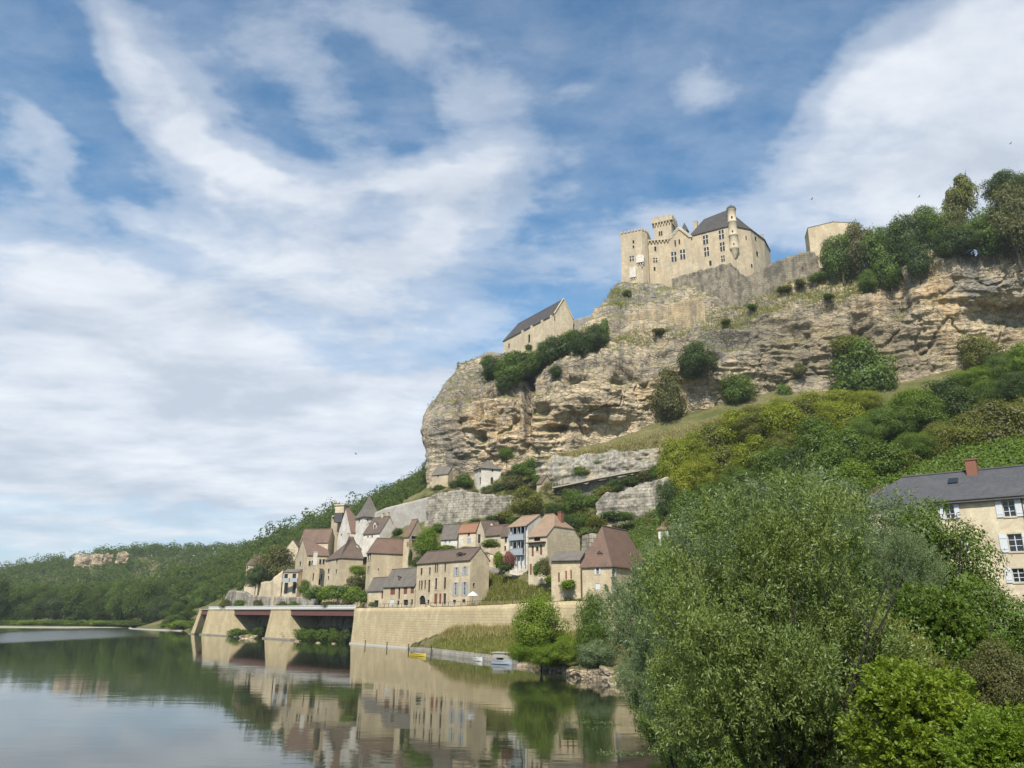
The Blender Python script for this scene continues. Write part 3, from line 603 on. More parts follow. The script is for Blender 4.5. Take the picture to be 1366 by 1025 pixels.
def opening(face, root, a, b, c, d, kind, trim, shut):
    """window or door in the hole a..b x c..d of a face"""
    wd, ht = b - a, d - c
    def bar(mb, a0, b0, c0, d0, o0, o1):
        mb.box(face.pt((a0 + b0) / 2, (c0 + d0) / 2, (o0 + o1) / 2), face.u * (b0 - a0) / 2, face.n * (o1 - o0) / 2, UP * (d0 - c0) / 2)
    if kind in ('door', 'closed', 'wdoor', 'bdoor'):
        m_ = MB(); bar(m_, a, b, c, d, -0.16, -0.08)
        nb = max(2, int(wd / 0.25))
        for k in range(nb): bar(m_, a + wd * (k + 0.08) / nb, a + wd * (k + 0.92) / nb, c + 0.03, d - 0.03, -0.08, -0.055)
        return m_.build('shutter' if kind == 'closed' else 'door', {'door': M['wood_red'], 'closed': M['wood_red'], 'wdoor': M['wood_white'], 'bdoor': M['wood_blue']}[kind], root)
    f = MB(); t_ = min(0.14, wd * 0.16)
    if kind != 'arch':
        bar(f, a - t_, a - 0.002, c - t_, d + t_, -0.05, 0.035); bar(f, b + 0.002, b + t_, c - t_, d + t_, -0.05, 0.035)
        bar(f, a, b, d + 0.002, d + t_ * 1.2, -0.05, 0.03); bar(f, a - t_ * 0.6, b + t_ * 0.6, c - t_, c - 0.002, -0.05, 0.075)
    if kind == 'cross':
        k = max(0.09, wd * 0.085); mx_ = (a + b) / 2; zz = c + ht * 0.58
        bar(f, mx_ - k, mx_ + k, c, d, -0.16, -0.02); bar(f, a, mx_ - k, zz - k, zz + k, -0.15, -0.03); bar(f, mx_ + k, b, zz - k, zz + k, -0.15, -0.03)
    if kind == 'arch':
        n = 10; r_ = wd / 2; cx = (a + b) / 2; zc_ = d - r_
        for sgn in (-1, 1):
            for k in range(n):
                t0, t1 = math.pi / 2 * k / n, math.pi / 2 * (k + 1) / n
                f.quad(face.pt(cx + sgn * r_ * math.cos(t0), zc_ + r_ * math.sin(t0), 0.004), face.pt(cx + sgn * r_ * math.cos(t1), zc_ + r_ * math.sin(t1), 0.004), face.pt(cx + sgn * r_ * math.cos(t1), d + .02, 0.004), face.pt(cx + sgn * r_ * math.cos(t0), d + .02, 0.004))
        for k in range(2 * n):
            t0, t1 = math.pi * k / (2 * n), math.pi * (k + 1) / (2 * n)
            g = [face.pt(cx + q_ * math.cos(th), zc_ + q_ * math.sin(th), 0.05) for q_, th in ((r_ + .02, t0), (r_ + .35, t0), (r_ + .35, t1), (r_ + .02, t1))]
            f.quad(*g)
    W_ = f.build('window' if kind != 'arch' else 'archway', trim, root)
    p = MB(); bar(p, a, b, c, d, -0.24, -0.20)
    pane_or_shade = p.build('pane_or_shade', M['dark'] if kind in ('open', 'arch') else M['glass'], W_)  # open bays and arches get a sheet coloured as the unlit inside
    if kind in ('plain', 'shut', 'shutw'):
        s_ = MB(); k = 0.035 if wd < 1.6 else 0.05; x = (a + b) / 2
        bar(s_, x - k, x + k, c, d, -0.195, -0.13)
        bar(s_, a, a + k, c, d, -0.195, -0.13); bar(s_, b - k, b, c, d, -0.195, -0.13); bar(s_, a + k, b - k, d - k, d, -0.195, -0.13); bar(s_, a + k, b - k, c, c + k, -0.195, -0.13)
        for q_ in (1 / 3, 2 / 3):
            bar(s_, a + k, x - k, c + ht * q_ - k * .7, c + ht * q_ + k * .7, -0.19, -0.14); bar(s_, x + k, b - k, c + ht * q_ - k * .7, c + ht * q_ + k * .7, -0.19, -0.14)
        s_.build('sash', M['wood_white'] if kind != 'plain' else M['wood_dark'], W_)
    if kind in ('shut', 'shutw'):
        for s0, s1 in ((a - wd * 0.55 - 0.04, a - 0.04), (b + 0.04, b + wd * 0.55 + 0.04)):
            s_ = MB(); bar(s_, s0, s1, c - 0.05, d + 0.05, 0.05, 0.09)
            for z_ in (c + ht * 0.18, c + ht * 0.8): bar(s_, s0 + .03, s1 - .03, z_ - 0.06, z_ + 0.06, 0.09, 0.115)
            s_.build('shutter', M['wood_white'] if kind == 'shutw' else M['wood_blue'], root)

def block(root, foot, z0, z1, mat, wins=(), name='wall', trim=None, top=True, z0s=None, gable=None):
    """foot: CCW (from above) list of XY; windows cut where the picture shows them"""
    faces = [Face(foot[i], foot[(i + 1) % len(foot)], z0, z1) for i in range(len(foot))]
    used = []
    for (x0, y0, x1, y1, kind) in wins:
        best = None
        for f in faces:
            if f.n @ (np.array([0, 0, 0]) - f.A) <= 0: continue
            h = f.hit((x0 + x1) / 2, (y0 + y1) / 2)
            if h and -0.01 < h[0] < f.L + 0.01 and z0 < h[1] < z1 + 0.01 and (best is None or h[2] < best[1][2]): best = (f, h)
        if best is None: print('window missed', root.name, (round(x0), round(y0), kind)); continue
        f = best[0]; ym = (y0 + y1) / 2; xm = (x0 + x1) / 2
        a, b = f.hit(x0, ym)[0], f.hit(x1, ym)[0]; d, c = f.hit(xm, y0)[1], f.hit(xm, y1)[1]
        a, b = sorted((a, b)); a = max(a, 0.15); b = min(b, f.L - 0.15); c = max(c, z0 + .1); d = min(d, z1 - 0.12)
        if b - a < 0.15 or d - c < 0.15: print('window small', root.name, round(x0), round(y0)); continue
        if any(not (b < h[0] or a > h[1] or d < h[2] or c > h[3]) for h in f.holes): print('window overlap', root.name, round(x0), round(y0)); continue
        f.holes.append((a, b, c, d)); used.append((f, a, b, c, d, kind))
    mb = MB()
    for f in faces: f.fill(mb)
    if top:
        k = len(mb.v); mb.v.extend([(p[0], p[1], z1) for p in foot]); mb.f.append(tuple(range(k, k + len(foot))))
    if gable: gable(mb)
    w_ = mb.build(name, mat, root)
    for f, a, b, c, d, kind in used: opening(f, root, a, b, c, d, kind, trim or M['trim'], None)
    return w_, faces

def roof_solid(mb, top, faces, thick):
    """top surface (verts, faces) given a thickness downwards"""
    n = len(top); vs = [np.array(p) for p in top] + [np.array(p) - UP * thick for p in top]; fs = list(faces) + [tuple(i + n for i in f[::-1]) for f in faces]
    ed = {}
    for f in faces:
        for i in range(len(f)):
            a, b = f[i], f[(i + 1) % len(f)]; ed[(a, b)] = 1
    for (a, b) in ed:
        if (b, a) not in ed: fs.append((a, a + n, b + n, b))
    mb.add(vs, fs)

def gabled(E, h, axis, kn, kf, over, name, mat, root, thick=0.16, overg=0.12, insn=None, insf=None):
    """E: eave rectangle corner points [L, C, R, B] (CCW), same z. axis 'L': ridge parallel to L-C. near end is the R side for 'L', the L side for 'R'"""
    L, C, R, B = [np.array(p, float) for p in E]
    if axis == 'L': a, b, c, d = C, R, B, L     # end near: C-R, far: L-B ; slopes C-L and R-B
    else: a, b, c, d = L, C, R, B; a, b, c, d = C, L, B, R   # end near: L-C, far: R-B
    # near end has corners a,b ; far end d (beside a), c (beside b)
    ax = (d - a); ln = np.linalg.norm(ax); ax /= ln; cr = (b - a); wd = np.linalg.norm(cr); cr /= wd
    if insn is None: insn = wd / 2 * (1 - kn) * 0.8
    if insf is None: insf = wd / 2 * (1 - kf) * 0.8
    sl = h / (wd / 2); dz = over * sl
    on = overg if kn > 0.3 else over; of = overg if kf > 0.3 else over
    A = a - cr * over - ax * on - UP * dz; Bp = b + cr * over - ax * on - UP * dz; Cp = c + cr * over + ax * of - UP * dz; Dp = d - cr * over + ax * of - UP * dz
    midn = (a + b) / 2 + UP * h - ax * (on if kn >= 1 else 0); midf = (d + c) / 2 + UP * h + ax * (of if kf >= 1 else 0)
    v = []; F_ = []
    up = UP * 0.03
    R1 = midn + ax * (insn if kn < 1 else 0); R2 = midf - ax * (insf if kf < 1 else 0)
    def K(p, q, k): return p * (1 - k) + q * k
    pn = midn if kn < 1 else midn; 
    K1 = K(A, (A + Bp) / 2 + UP * (h + dz), kn); K2 = K(Bp, (A + Bp) / 2 + UP * (h + dz), kn)
    K3 = K(Cp, (Dp + Cp) / 2 + UP * (h + dz), kf); K4 = K(Dp, (Dp + Cp) / 2 + UP * (h + dz), kf)
    pts = [A, Bp, Cp, Dp, K1, K2, K3, K4, R1, R2]
    pts = [p + up for p in pts]
    def poly(ix):
        out = []
        for i in ix:
            if not out or np.linalg.norm(pts[i] - pts[out[-1]]) > 1e-4: out.append(i)
        while len(out) > 1 and np.linalg.norm(pts[out[0]] - pts[out[-1]]) < 1e-4: out.pop()
        return tuple(out)
    # merge coincident ids
    fs = []
    if kn <= 0: pts[4] = pts[0]; pts[5] = pts[1]
    if kf <= 0: pts[6] = pts[2]; pts[7] = pts[3]
    if kn >= 1: pts[4] = pts[8]; pts[5] = pts[8]
    if kf >= 1: pts[6] = pts[9]; pts[7] = pts[9]
    for ix in ([0, 4, 8, 9, 7, 3], [1, 2, 6, 9, 8, 5], [4, 5, 8], [7, 9, 6]):
        p = poly(ix)
        if len(p) >= 3: fs.append(p)
    # orient outward (up)
    out = []
    for f in fs:
        nrm = np.zeros(3)
        for i in range(len(f)):
            p, q_ = pts[f[i]], pts[f[(i + 1) % len(f)]]; nrm += np.cross(p, q_)
        out.append(f if nrm[2] > 0 else f[::-1])
    # weld ids so that shared edges are shared
    key = {}; new = []; rem = []
    for p in pts:
        k = tuple(np.round(p, 4))
        if k not in key: key[k] = len(new); new.append(p)
        rem.append(key[k])
    out = [tuple(rem[i] for i in f) for f in out]
    mb = MB(); roof_solid(mb, new, out, thick); ro = mb.build(name, mat, root)
    # ridge tiles
    rt = MB(); rt.tube([pts[8] + UP * 0.02, pts[9] + UP * 0.02], [0.13, 0.13], 6); rt.build('ridge', mat, ro)
    def gable(mbw):
        for (p, q_, k) in ((a, b, kn), (c, d, kf)):
            if k > 0:
                ap = (p + q_) / 2 + UP * h
                if k >= 1: mbw.tri(p, q_, ap)
                else: mbw.quad(p, q_, K(q_, ap, k), K(p, ap, k))
    return ro, gable, (a, b, c, d, ax, cr)

def chimney(root, x0, y0, x1, y1, Y, mat, th, down=2.0, name='chimney', cap=True):
    p = P((x0 + x1) / 2, y0, Y); q = P((x0 + x1) / 2, y1, Y); wd = (x1 - x0) * Y / FPX / 2
    u = np.array([-math.cos(rad(th)), math.sin(rad(th)), 0]); v = np.array([math.sin(rad(th)), math.cos(rad(th)), 0])
    k = wd / (abs(u[0]) + abs(v[0])) ; zb = q[2] - down
    m_ = MB(); c_ = np.array([p[0], p[1], (p[2] + zb) / 2]); m_.box(c_, u * k, v * k, UP * (p[2] - zb) / 2)
    if cap: m_.box([p[0], p[1], p[2] + 0.06], u * (k + 0.08), v * (k + 0.08), UP * 0.07)
    o = m_.build(name, mat, root)
    return o

def dormer(root, x0, y0, x1, y1, Y, th, matw, matr, kind='open'):
    """small roof dormer facing the left face direction"""
    c_ = P((x0 + x1) / 2, y1, Y); wd = (x1 - x0) * Y / FPX; ht = (y1 - y0) * Y / FPX
    u = np.array([math.cos(rad(th)), -math.sin(rad(th)), 0]); n = np.cross(u, UP); wd /= max(0.4, abs(u[0]))
    A = c_ - u * wd / 2; B = c_ + u * wd / 2; Bb = B - n * 2.5; Ab = A - n * 2.5
    m_ = MB(); z0, z1 = c_[2] - 0.3, c_[2] + ht * 0.62
    f = Face(A, B, z0, z1); f.holes.append((wd * .2, wd * .8, c_[2] + ht * .05, z1 - 0.08)); f.fill(m_, 0.15)
    for p, q in ((B, Bb), (Bb, Ab), (Ab, A)): Face(p, q, z0, z1).fill(m_)
    ap = (A + B) / 2; ap[2] = c_[2] + ht; m_.tri(np.array([*A[:2], z1]), np.array([*B[:2], z1]), ap)
    w_ = m_.build('dormer', matw, root)
    p = MB(); p.box(f.pt(wd / 2, (c_[2] + z1) / 2, -0.16), f.u * wd * .3, f.n * 0.02, UP * (z1 - c_[2]) / 2); p.build('pane_or_shade', M['dark'], w_)
    r = MB(); e = 0.12
    top = [np.array([*(A - u * e + n * e)[:2], z1 - .05]), np.array([*(B + u * e + n * e)[:2], z1 - .05]), np.array([*(Bb + u * e)[:2], z1 - .05]), np.array([*(Ab - u * e)[:2], z1 - .05]), ap + n * e + UP * .02, ap - n * 2.5 + UP * .02]
    roof_solid(r, top, [(0, 4, 5, 3), (1, 2, 5, 4)], 0.08); r.build('dormer_roof', matr, w_)

def solve_len(C, px, py, d):
    r_ = ray(px, py); rx = r_[0] / r_[1]; return (C[0] - rx * C[1]) / (rx * d[1] - d[0])

def house(name, label, cat, C, pyE, pxL, pxR, th, roof, wall, rmat, wins=(), group=None, lenL=None, lenR=None, sink=4.0, trim=None, over=0.3, thick=0.16):
    px, pyb, Y = C; c = P(px, pyE, Y); zE = c[2]; zb = P(px, pyb, Y)[2]
    # keep the corner where the picture has its eave
    ud = np.array([-math.cos(rad(th)), math.sin(rad(th)), 0]); vd = np.array([math.sin(rad(th)), math.cos(rad(th)), 0])
    l1 = lenL or solve_len(c, pxL, (pyE + pyb) / 2, ud); l2 = lenR or solve_len(c, pxR, (pyE + pyb) / 2, vd)
    if not (0.5 < l1 < 60): print('len?', name, 'L', l1); l1 = 8
    if not (0.5 < l2 < 60): print('len?', name, 'R', l2); l2 = 8
    Lp = c + ud * l1; Rp = c + vd * l2; Bp = c + ud * l1 + vd * l2
    root = empty(name, (c[0], c[1], zb), label, cat, group)
    kind, pyR = roof[0], roof[1]; kn = roof[2] if len(roof) > 2 else 1; kf = roof[3] if len(roof) > 3 else kn
    gable = None
    if kind in 'LR':
        ref = (c + Rp) / 2 if kind == 'L' else (c + Lp) / 2
        axd = ud if kind == 'L' else vd; wdt = l2 if kind == 'L' else l1
        if kn < 1: ref = ref + axd * wdt / 2 * (1 - kn) * 0.8
        z = zE; lo, hi = 0.2, 30
        for _ in range(40):
            md = (lo + hi) / 2
            if pyof(ref + UP * md) > pyR: lo = md
            else: hi = md
        h = lo
        ro, gable, info = gabled([Lp, c, Rp, Bp], h, kind, kn, kf, over, 'roof', rmat, root, thick)
    elif kind == 'P':
        ctr = (c + Bp) / 2; lo, hi = 0.2, 40
        for _ in range(40):
            md = (lo + hi) / 2
            if pyof(ctr + UP * md) > pyR: lo = md
            else: hi = md
        h = lo; e = []
        for p in (Lp, c, Rp, Bp):
            dd = p - ctr; dd /= np.linalg.norm(dd); e.append(p + dd * over * 1.4 - UP * 0.05)
        # slight bell-cast: flared eaves
        mid = [ctr + (p - ctr) * 0.62 + UP * h * 0.36 for p in (Lp, c, Rp, Bp)]
        top = e + mid + [ctr + UP * h]; m_ = MB(); fs = []
        for i in range(4):
            j = (i + 1) % 4; fs += [(i, j, j + 4, i + 4), (i + 4, j + 4, 8)]
        roof_solid(m_, top, fs, thick); ro = m_.build('roof', rmat, root)
        f_ = MB(); f_.tube([ctr + UP * (h - .2), ctr + UP * (h + min(1.2, h * .12))], [0.07, 0.03], 6); f_.build('finial', M['iron'], ro)
    elif kind == 'S':
        ref = (Bp + Rp) / 2; lo, hi = 0.1, 20
        for _ in range(40):
            md = (lo + hi) / 2
            if pyof(ref + UP * md) > pyR: lo = md
            else: hi = md
        h = lo; sl = h / l2; m_ = MB()
        top = [Lp - vd * over - UP * over * sl + ud * .15, c - vd * over - UP * over * sl - ud * .15, Rp - ud * .15 + UP * h, Bp + ud * .15 + UP * h]
        roof_solid(m_, [p + UP * .17 for p in top], [(0, 1, 2, 3)], thick); ro = m_.build('roof', rmat, root)
        def gable(mbw):
            mbw.tri(c, Rp, Rp + UP * h); mbw.tri(Bp, Lp, Bp + UP * h); mbw.quad(Rp, Bp, Bp + UP * h, Rp + UP * h)
    elif kind == 'F': ro = None
    w_, faces = block(root, [Lp[:2], c[:2], Rp[:2], Bp[:2]], zb - sink, zE, wall, wins, trim=trim, gable=gable)
    root['_c'] = 0; del root['_c']
    return root, dict(L=Lp, C=c, R=Rp, B=Bp, u=ud, v=vd, Y=Y, th=th, roof=ro)

def strip(name, label, cat, pts, thick, mat, amp=0.3, batter=0.04, group=None, kind=None, res=0.8, world=False, coping=True, seed=0, fall=3, strata=False):
    """long wall through pts (px, py_top, py_bottom, Y) or, world, (x, y, z_top, z_bottom)"""
    T, Bm = [], []
    for p in pts:
        if world: T.append(np.array([p[0], p[1], p[2]], float)); Bm.append(np.array([p[0], p[1], p[3]], float))
        else:
            a = P(p[0], p[1], p[3]); b = P(p[0], p[2], p[3]); b[0], b[1] = a[0], a[1]; T.append(a); Bm.append(b)
    T = np.array(T); Bm = np.array(Bm); Bm[:, 2] -= (0 if world else fall)
    seg = np.hypot(*(T[1:, :2] - T[:-1, :2]).T); s_ = np.concatenate([[0], np.cumsum(seg)]); n = max(2, int(s_[-1] / res) + 1); q = np.linspace(0, s_[-1], n)
    Ti = np.stack([np.interp(q, s_, T[:, k]) for k in range(3)], 1); Bi = np.stack([np.interp(q, s_, Bm[:, k]) for k in range(3)], 1)
    d = np.gradient(Ti[:, :2], axis=0); d /= np.linalg.norm(d, axis=1, keepdims=True); nrm = np.stack([d[:, 1], -d[:, 0], d[:, 0] * 0], 1)   # right hand side = outward
    hmax = (Ti[:, 2] - Bi[:, 2]).max(); m_ = max(2, int(hmax / res) + 1)
    tt = np.linspace(0, 1, m_)[:, None, None]
    front = Bi[None] * (1 - tt) + Ti[None] * tt; hgt = (Ti[:, 2] - front[..., 2])[..., None]
    front = front + nrm[None] * (hgt * batter)
    if strata:
        q3 = np.stack([front[..., 0] * .3, front[..., 1] * .3, front[..., 2] * 1.8], -1)
        front = front + nrm[None] * (fbm(front / 6.0 + seed, 3) * amp + fbm(q3 / 2.2 + seed, 4, .65) * amp * 1.1 + fbm(front / 1.1 + seed, 3, .6) * amp * .35)[..., None]
        front[-1, :, 2] += fbm(np.stack([q / 3.0, q * 0 + seed, q * 0], -1), 4, .6) * amp * 1.2
    elif amp: front = front + nrm[None] * (fbm(front / 2.5 + seed, 3) * amp + fbm(front / 0.9 + seed, 2) * amp * 0.5)[..., None]
    if amp and not strata: front[-1, :, 2] += fbm(np.stack([q / 1.5, q * 0 + seed, q * 0], -1), 3) * amp * 0.9
    rows = [front[i] for i in range(m_)]
    topb = front[-1] - nrm * thick; bot = topb.copy(); bot[:, 2] = Bi[:, 2]; rows += [topb, bot]
    V = np.array(rows); nr_, nc_ = V.shape[:2]; F_ = grid_faces(nr_, nc_)
    o = None; loc = V.reshape(-1, 3)
    me = np_mesh(name, loc - T[0] * 1.0, F_, mat); o = link(name, me); o.location = T[0].tolist()
    bm_ends = None
    if kind: tag(o, kind=kind)
    else: tag(o, label, cat, group)
    return o

# ------------------------------------------------------------------ village houses
def add_dormers(h, lst, matw, matr):
    for r in lst: dormer(h[0], *r, h[1]['Y'] if len(r) < 5 else r[4], h[1]['th'], matw, matr) if False else None

h = house('terraced_house', 'tall stone house on the road with an arched doorway and grey-blue shutters', 'house', (627.7, 807, 158), 745, 555.5, 652, 49, ('L', 730), M['stone'], M['tile_brown'],
    wn('d4', (195, 635, 220, 720), (300, 625, 322, 715), (372, 582, 392, 685), (398, 582, 415, 685), (492, 577, 512, 675), (625, 627, 655, 730, 'shut'), (733, 617, 762, 720, 'shut'),
       (175, 790, 190, 900), (200, 790, 222, 900), (243, 785, 262, 890), (290, 780, 315, 935), (375, 760, 402, 900), (485, 750, 512, 895), (616, 815, 648, 970, 'shut'), (726, 810, 762, 970, 'shut')) +
    wn('c6', (598, 797, 622, 880, 'door'), (637, 797, 655, 880, 'door'), (670, 794, 693, 880, 'open'), (748, 845, 773, 870), (822, 842, 850, 870), (480, 812, 528, 883, 'arch'), (543, 845, 560, 880, 'open'), (908, 712, 925, 738), (1000, 492, 1012, 520)))
for r in wn('d4', (460, 448, 560, 505), (640, 432, 735, 490), (755, 415, 860, 470)): dormer(h[0], r[0], r[1], r[2], r[3], 161.5 if r[0] > 600 else 168, 49, M['tile_brown'], M['tile_brown'])
chimney(h[0], 638, 727, 641, 732, 165, M['stone'], 49)

h = house('row_house', 'low two-storey stone row house with closed red-brown shutters and mossy slab roof', 'house', (554, 808, 178), 779, 511, 575, 49, ('L', 757), M['stone'], M['lauze'],
    wn('c6', (245, 742, 283, 805, 'closed'), (352, 737, 382, 800, 'closed'), (408, 732, 436, 795, 'closed'), (308, 742, 324, 838, 'open'), (240, 842, 275, 890, 'wdoor'), (350, 845, 388, 890, 'open'), (412, 842, 427, 885, 'plain'), (300, 852, 318, 888, 'open')))
for r in wn('c6', (305, 650, 322, 672), (360, 646, 377, 666), (412, 642, 430, 662)): dormer(h[0], r[0], r[1], r[2], r[3], 184, 49, M['lauze'], M['lauze'])
h = house('row_house', 'lowest single-storey stone cottage at the left end of the road-side row, sagging slab roof', 'cottage', (512, 809, 197), 785, 490, 525, 49, ('L', 770), M['stone'], M['lauze'],
    wn('c6', (115, 850, 150, 905, 'open'), (174, 775, 190, 838, 'door')))
h = house('tower_house', 'square tower-like stone house with a red hipped roof above the low slab-roofed row', 'house', (495.5, 802, 207), 735, 488, 545.5, 66, ('R', 718, 0, 0), M['stone'], M['tile_red'],
    wn('d3', (560, 362, 580, 450), (588, 352, 606, 440), (557, 520, 575, 600), (582, 515, 598, 595), (1003, 402, 1018, 425, 'open'), (690, 545, 705, 565, 'open')))
chimney(h[0], 525, 720, 531, 733, 213, M['stone'], 66, 1)
h = house('old_house', 'tall narrow-windowed stone house with a purplish tiled roof and a broad stone dormer', 'house', (455, 790, 223), 743, 433, 483, 60, ('R', 717, 0.0, 0.6), M['stone'], M['tile_brown'],
    wn('d3', (75, 405, 100, 462), (65, 550, 88, 602), (65, 640, 85, 685, 'open'), (172, 405, 192, 475), (165, 555, 182, 610), (300, 680, 320, 720, 'open')))
dormer(h[0], 471, 727, 479.5, 741, 229, 0, M['stone'], M['lauze'])
chimney(h[0], 463.5, 712, 467, 721, 233, M['stone_light'], 60)
h = house('gabled_house', 'stone house with a steep pointed left gable, red roof and dark loggia openings', 'house', (410, 795, 243), 740, 392.5, 437, 66, ('R', 719, 1, 0.4), M['stone'], M['tile_red'],
    wn('c5', (572, 556, 587, 590, 'open'), (592, 553, 606, 586, 'open'), (645, 545, 660, 578, 'open'), (668, 543, 682, 576, 'open'), (600, 640, 608, 690, 'open'), (655, 648, 663, 690, 'open'), (508, 560, 520, 590, 'open'), (640, 680, 652, 720, 'open')))
chimney(h[0], 418, 737, 424, 752, 240, M['render_white'], 66, 0.5)
h = house('lean_to', 'slab-roofed lean-to over two tall dark bays at the foot of the pointed gable', 'lean-to', (398, 794, 247), 763, 377, 402, 25, ('S', 760), M['stone_light'], M['lauze'],
    wn('c5', (405, 705, 430, 780, 'open'), (462, 700, 486, 778, 'open'), (405, 645, 430, 690, 'open'), (462, 642, 486, 685, 'open')))
bl = MB()
for k in (381.5, 392.5): bl.box(P(k, 774, 245.6), (1.1, -0.2, 0), (0.05, 0.3, 0), (0, 0, 0.55))
bl.build('balcony', M['wood_blue'], h[0])
house('barn', 'long barn with a plain faded red roof showing above the pointed gable', 'barn', (438, 736, 262), 722, 400, 446, 12, ('L', 706), M['stone_light'], M['tile_red'], wn('d1', (520, 590, 532, 635, 'open'))[:0])
house('small_house', 'small ochre gable house half sunk in dark trees left of the red barn', 'house', (398, 746, 300), 731, 381, 403, 12, ('R', 720), M['stone_light'], M['tile_brown'], wn('d2', (625, 360, 645, 385, 'plain')))
house('small_house', 'last house at the far end of the village, brown hipped roof behind trees', 'house', (347, 795, 330), 752, 327, 353, 14, ('L', 740, 0, 0), M['stone_light'], M['tile_brown'], wn('d2', (90, 640, 108, 670, 'plain'), (95, 570, 112, 600, 'plain')))
h = house('manor_house', 'bright manor wing with a very steep white gable and red roof beside the pyramid tower', 'manor', (468, 724, 252), 709, 450.5, 484, 60, ('R', 678, 1, 0.4), M['render_white'], M['tile_red'],
    wn('d1', (845, 470, 862, 520), (850, 580, 868, 620)))
h = house('square_tower', 'pale square tower under a tall grey pyramid roof rising over the village', 'tower', (486, 724, 247), 689, 474, 506.5, 58, ('P', 661), M['render_white'], M['lauze'], wn('d1', (1120, 370, 1140, 410, 'open'), (1250, 365, 1268, 400, 'open')), over=0.55)
h = house('manor_house', 'lower manor wing with two pale dormers and broad gable, below the pyramid tower', 'manor', (507, 724, 238), 709.5, 484.5, 530, 40, ('L', 689), M['render_white'], M['tile_brown'], wn('d3', (612, 135, 628, 160, 'plain'), (560, 140, 575, 162, 'plain')))
dormer(h[0], 497.5, 696, 502, 706, 241, 40, M['render_white'], M['tile_brown']); dormer(h[0], 489, 698, 493, 707.5, 247, 40, M['render_white'], M['tile_brown'])
chimney(h[0], 509, 685, 513, 693, 243, M['stone_light'], 40); chimney(h[0], 516, 684, 520, 690, 243, M['stone_light'], 40)
# ruined keep behind the manor
h = house('ruined_keep', 'narrow ruined keep with stone lantern top, beside the steep white gable', 'ruin', (449, 722, 266), 686, 441.5, 458, 60, ('F', 0), M['stone'], M['slate'], wn('d1', (715, 335, 760, 375, 'open')))
t_ = h[1]; k = MB(); cc = P(456, 683, 270); k.box(cc, (1.6, -.5, 0), (.5, 1.6, 0), (0, 0, 2.0)); k.box(cc + UP * 2.2, (1.9, -.6, 0), (.6, 1.9, 0), (0, 0, 0.25)); k.build('lantern', M['stone_light'], h[0])
k = MB(); cc = P(453, 691, 264); k.box(cc, (1.5, -.6, 0), (.3, .9, 0), (0, 0, 1.6)); k.build('slate_cladding', M['slate'], h[0])
h = house('half_timbered_house', 'little steep red-roofed house with dark timber gallery beside the round yellow-green tree', 'house', (546, 748, 206), 714, 538, 565.5, 40, ('L', 693), M['stone'], M['tile_red'],
    wn('c6', (470, 258, 490, 285), (415, 328, 500, 362, 'open'), (420, 372, 500, 405, 'closed'), (380, 380, 400, 420, 'closed')))
h = house('slate_roofed_house', 'white-walled house with grey slab roof next to the round yellow-green tree', 'house', (610, 740, 194), 715, 588, 617, 32, ('L', 699), M['render_white'], M['lauze'], wn('c6', (680, 347, 697, 392, 'bdoor'), (715, 343, 730, 390, 'bdoor')))
dormer(h[0], 597.5, 700, 602.5, 709, 198, 32, M['wood_dark'], M['lauze'])
h = house('orange_roofed_house', 'narrow cream house with a short bright orange roof', 'house', (635, 742, 188), 707, 612, 641, 34, ('L', 698), M['render'], M['tile_orange'], wn('c6', (812, 362, 830, 405, 'wdoor'), (865, 352, 893, 395, 'bdoor'), (868, 305, 885, 330)))
h = house('gable_fronted_house', 'ochre gable-fronted house with one tall window between the orange roof and brown roofs', 'house', (646, 744, 184), 708, 635.5, 669, 56, ('R', 694), M['stone_light'], M['tile_brown'], wn('c6', (947, 320, 970, 392)))
dormer(h[0], 653, 697, 658, 708, 186, 20, M['stone_light'], M['tile_brown'])
h = house('brown_roofed_house', 'low house with a wide brown roof and climbing plants under its eaves', 'house', (672, 752, 175), 711, 647, 684, 42, ('L', 700), M['stone'], M['tile_brown'], wn('c6', (1060, 380, 1076, 410), (1025, 395, 1040, 425)))
h = house('annex_house', 'narrow grey annex squeezed between the brown roof and the glazed balconies', 'house', (682, 762, 166), 711, 668, 688, 42, ('L', 701), M['render'], M['tile_brown'], wn('d5', (285, 400, 310, 460), (280, 500, 300, 550)))
h = house('balcony_house', 'tall house with stacked grey-blue glazed balconies and a bright white side wall', 'house', (704, 766, 160), 699, 680, 735, 42, ('L', 687), M['render_white'], M['tile_pale'],
    wn('d5', (362, 275, 432, 425, 'open'), (442, 268, 512, 420, 'open'), (372, 462, 430, 590, 'plain'), (445, 455, 505, 590, 'plain'), (432, 645, 455, 745, 'wdoor'), (475, 640, 498, 740, 'wdoor')), over=0.7)
f = Face(h[1]['L'], h[1]['C'], 0, 40)
for (x0, y0, x1, y1) in (wn('d5', (352, 372, 530, 430))[0][:4], wn('d5', (360, 535, 520, 600))[0][:4]):
    a = f.hit(x0, (y0 + y1) / 2); b = f.hit(x1, (y0 + y1) / 2); za = f.hit((x0 + x1) / 2, y0)[1]; zb = f.hit((x0 + x1) / 2, y1)[1]; L_ = b[0] - a[0]
    k = MB(); mid = (a[0] + b[0]) / 2
    k.box(f.pt(mid, zb - 0.08, 0.45), f.u * L_ / 2, f.n * 0.45, UP * 0.08); k.box(f.pt(mid, za, 0.86), f.u * L_ / 2, f.n * 0.04, UP * 0.05); k.box(f.pt(mid, (za + zb) / 2, 0.85), f.u * L_ / 2 * .99, f.n * 0.015, UP * (za - zb) / 2 * .98)
    for i in range(7): k.box(f.pt(a[0] + L_ * (i + .5) / 7, (za + zb) / 2, 0.86), f.u * 0.04, f.n * 0.04, UP * (za - zb) / 2)
    k.build('balcony', M['wood_blue'], h[0])
k = MB()
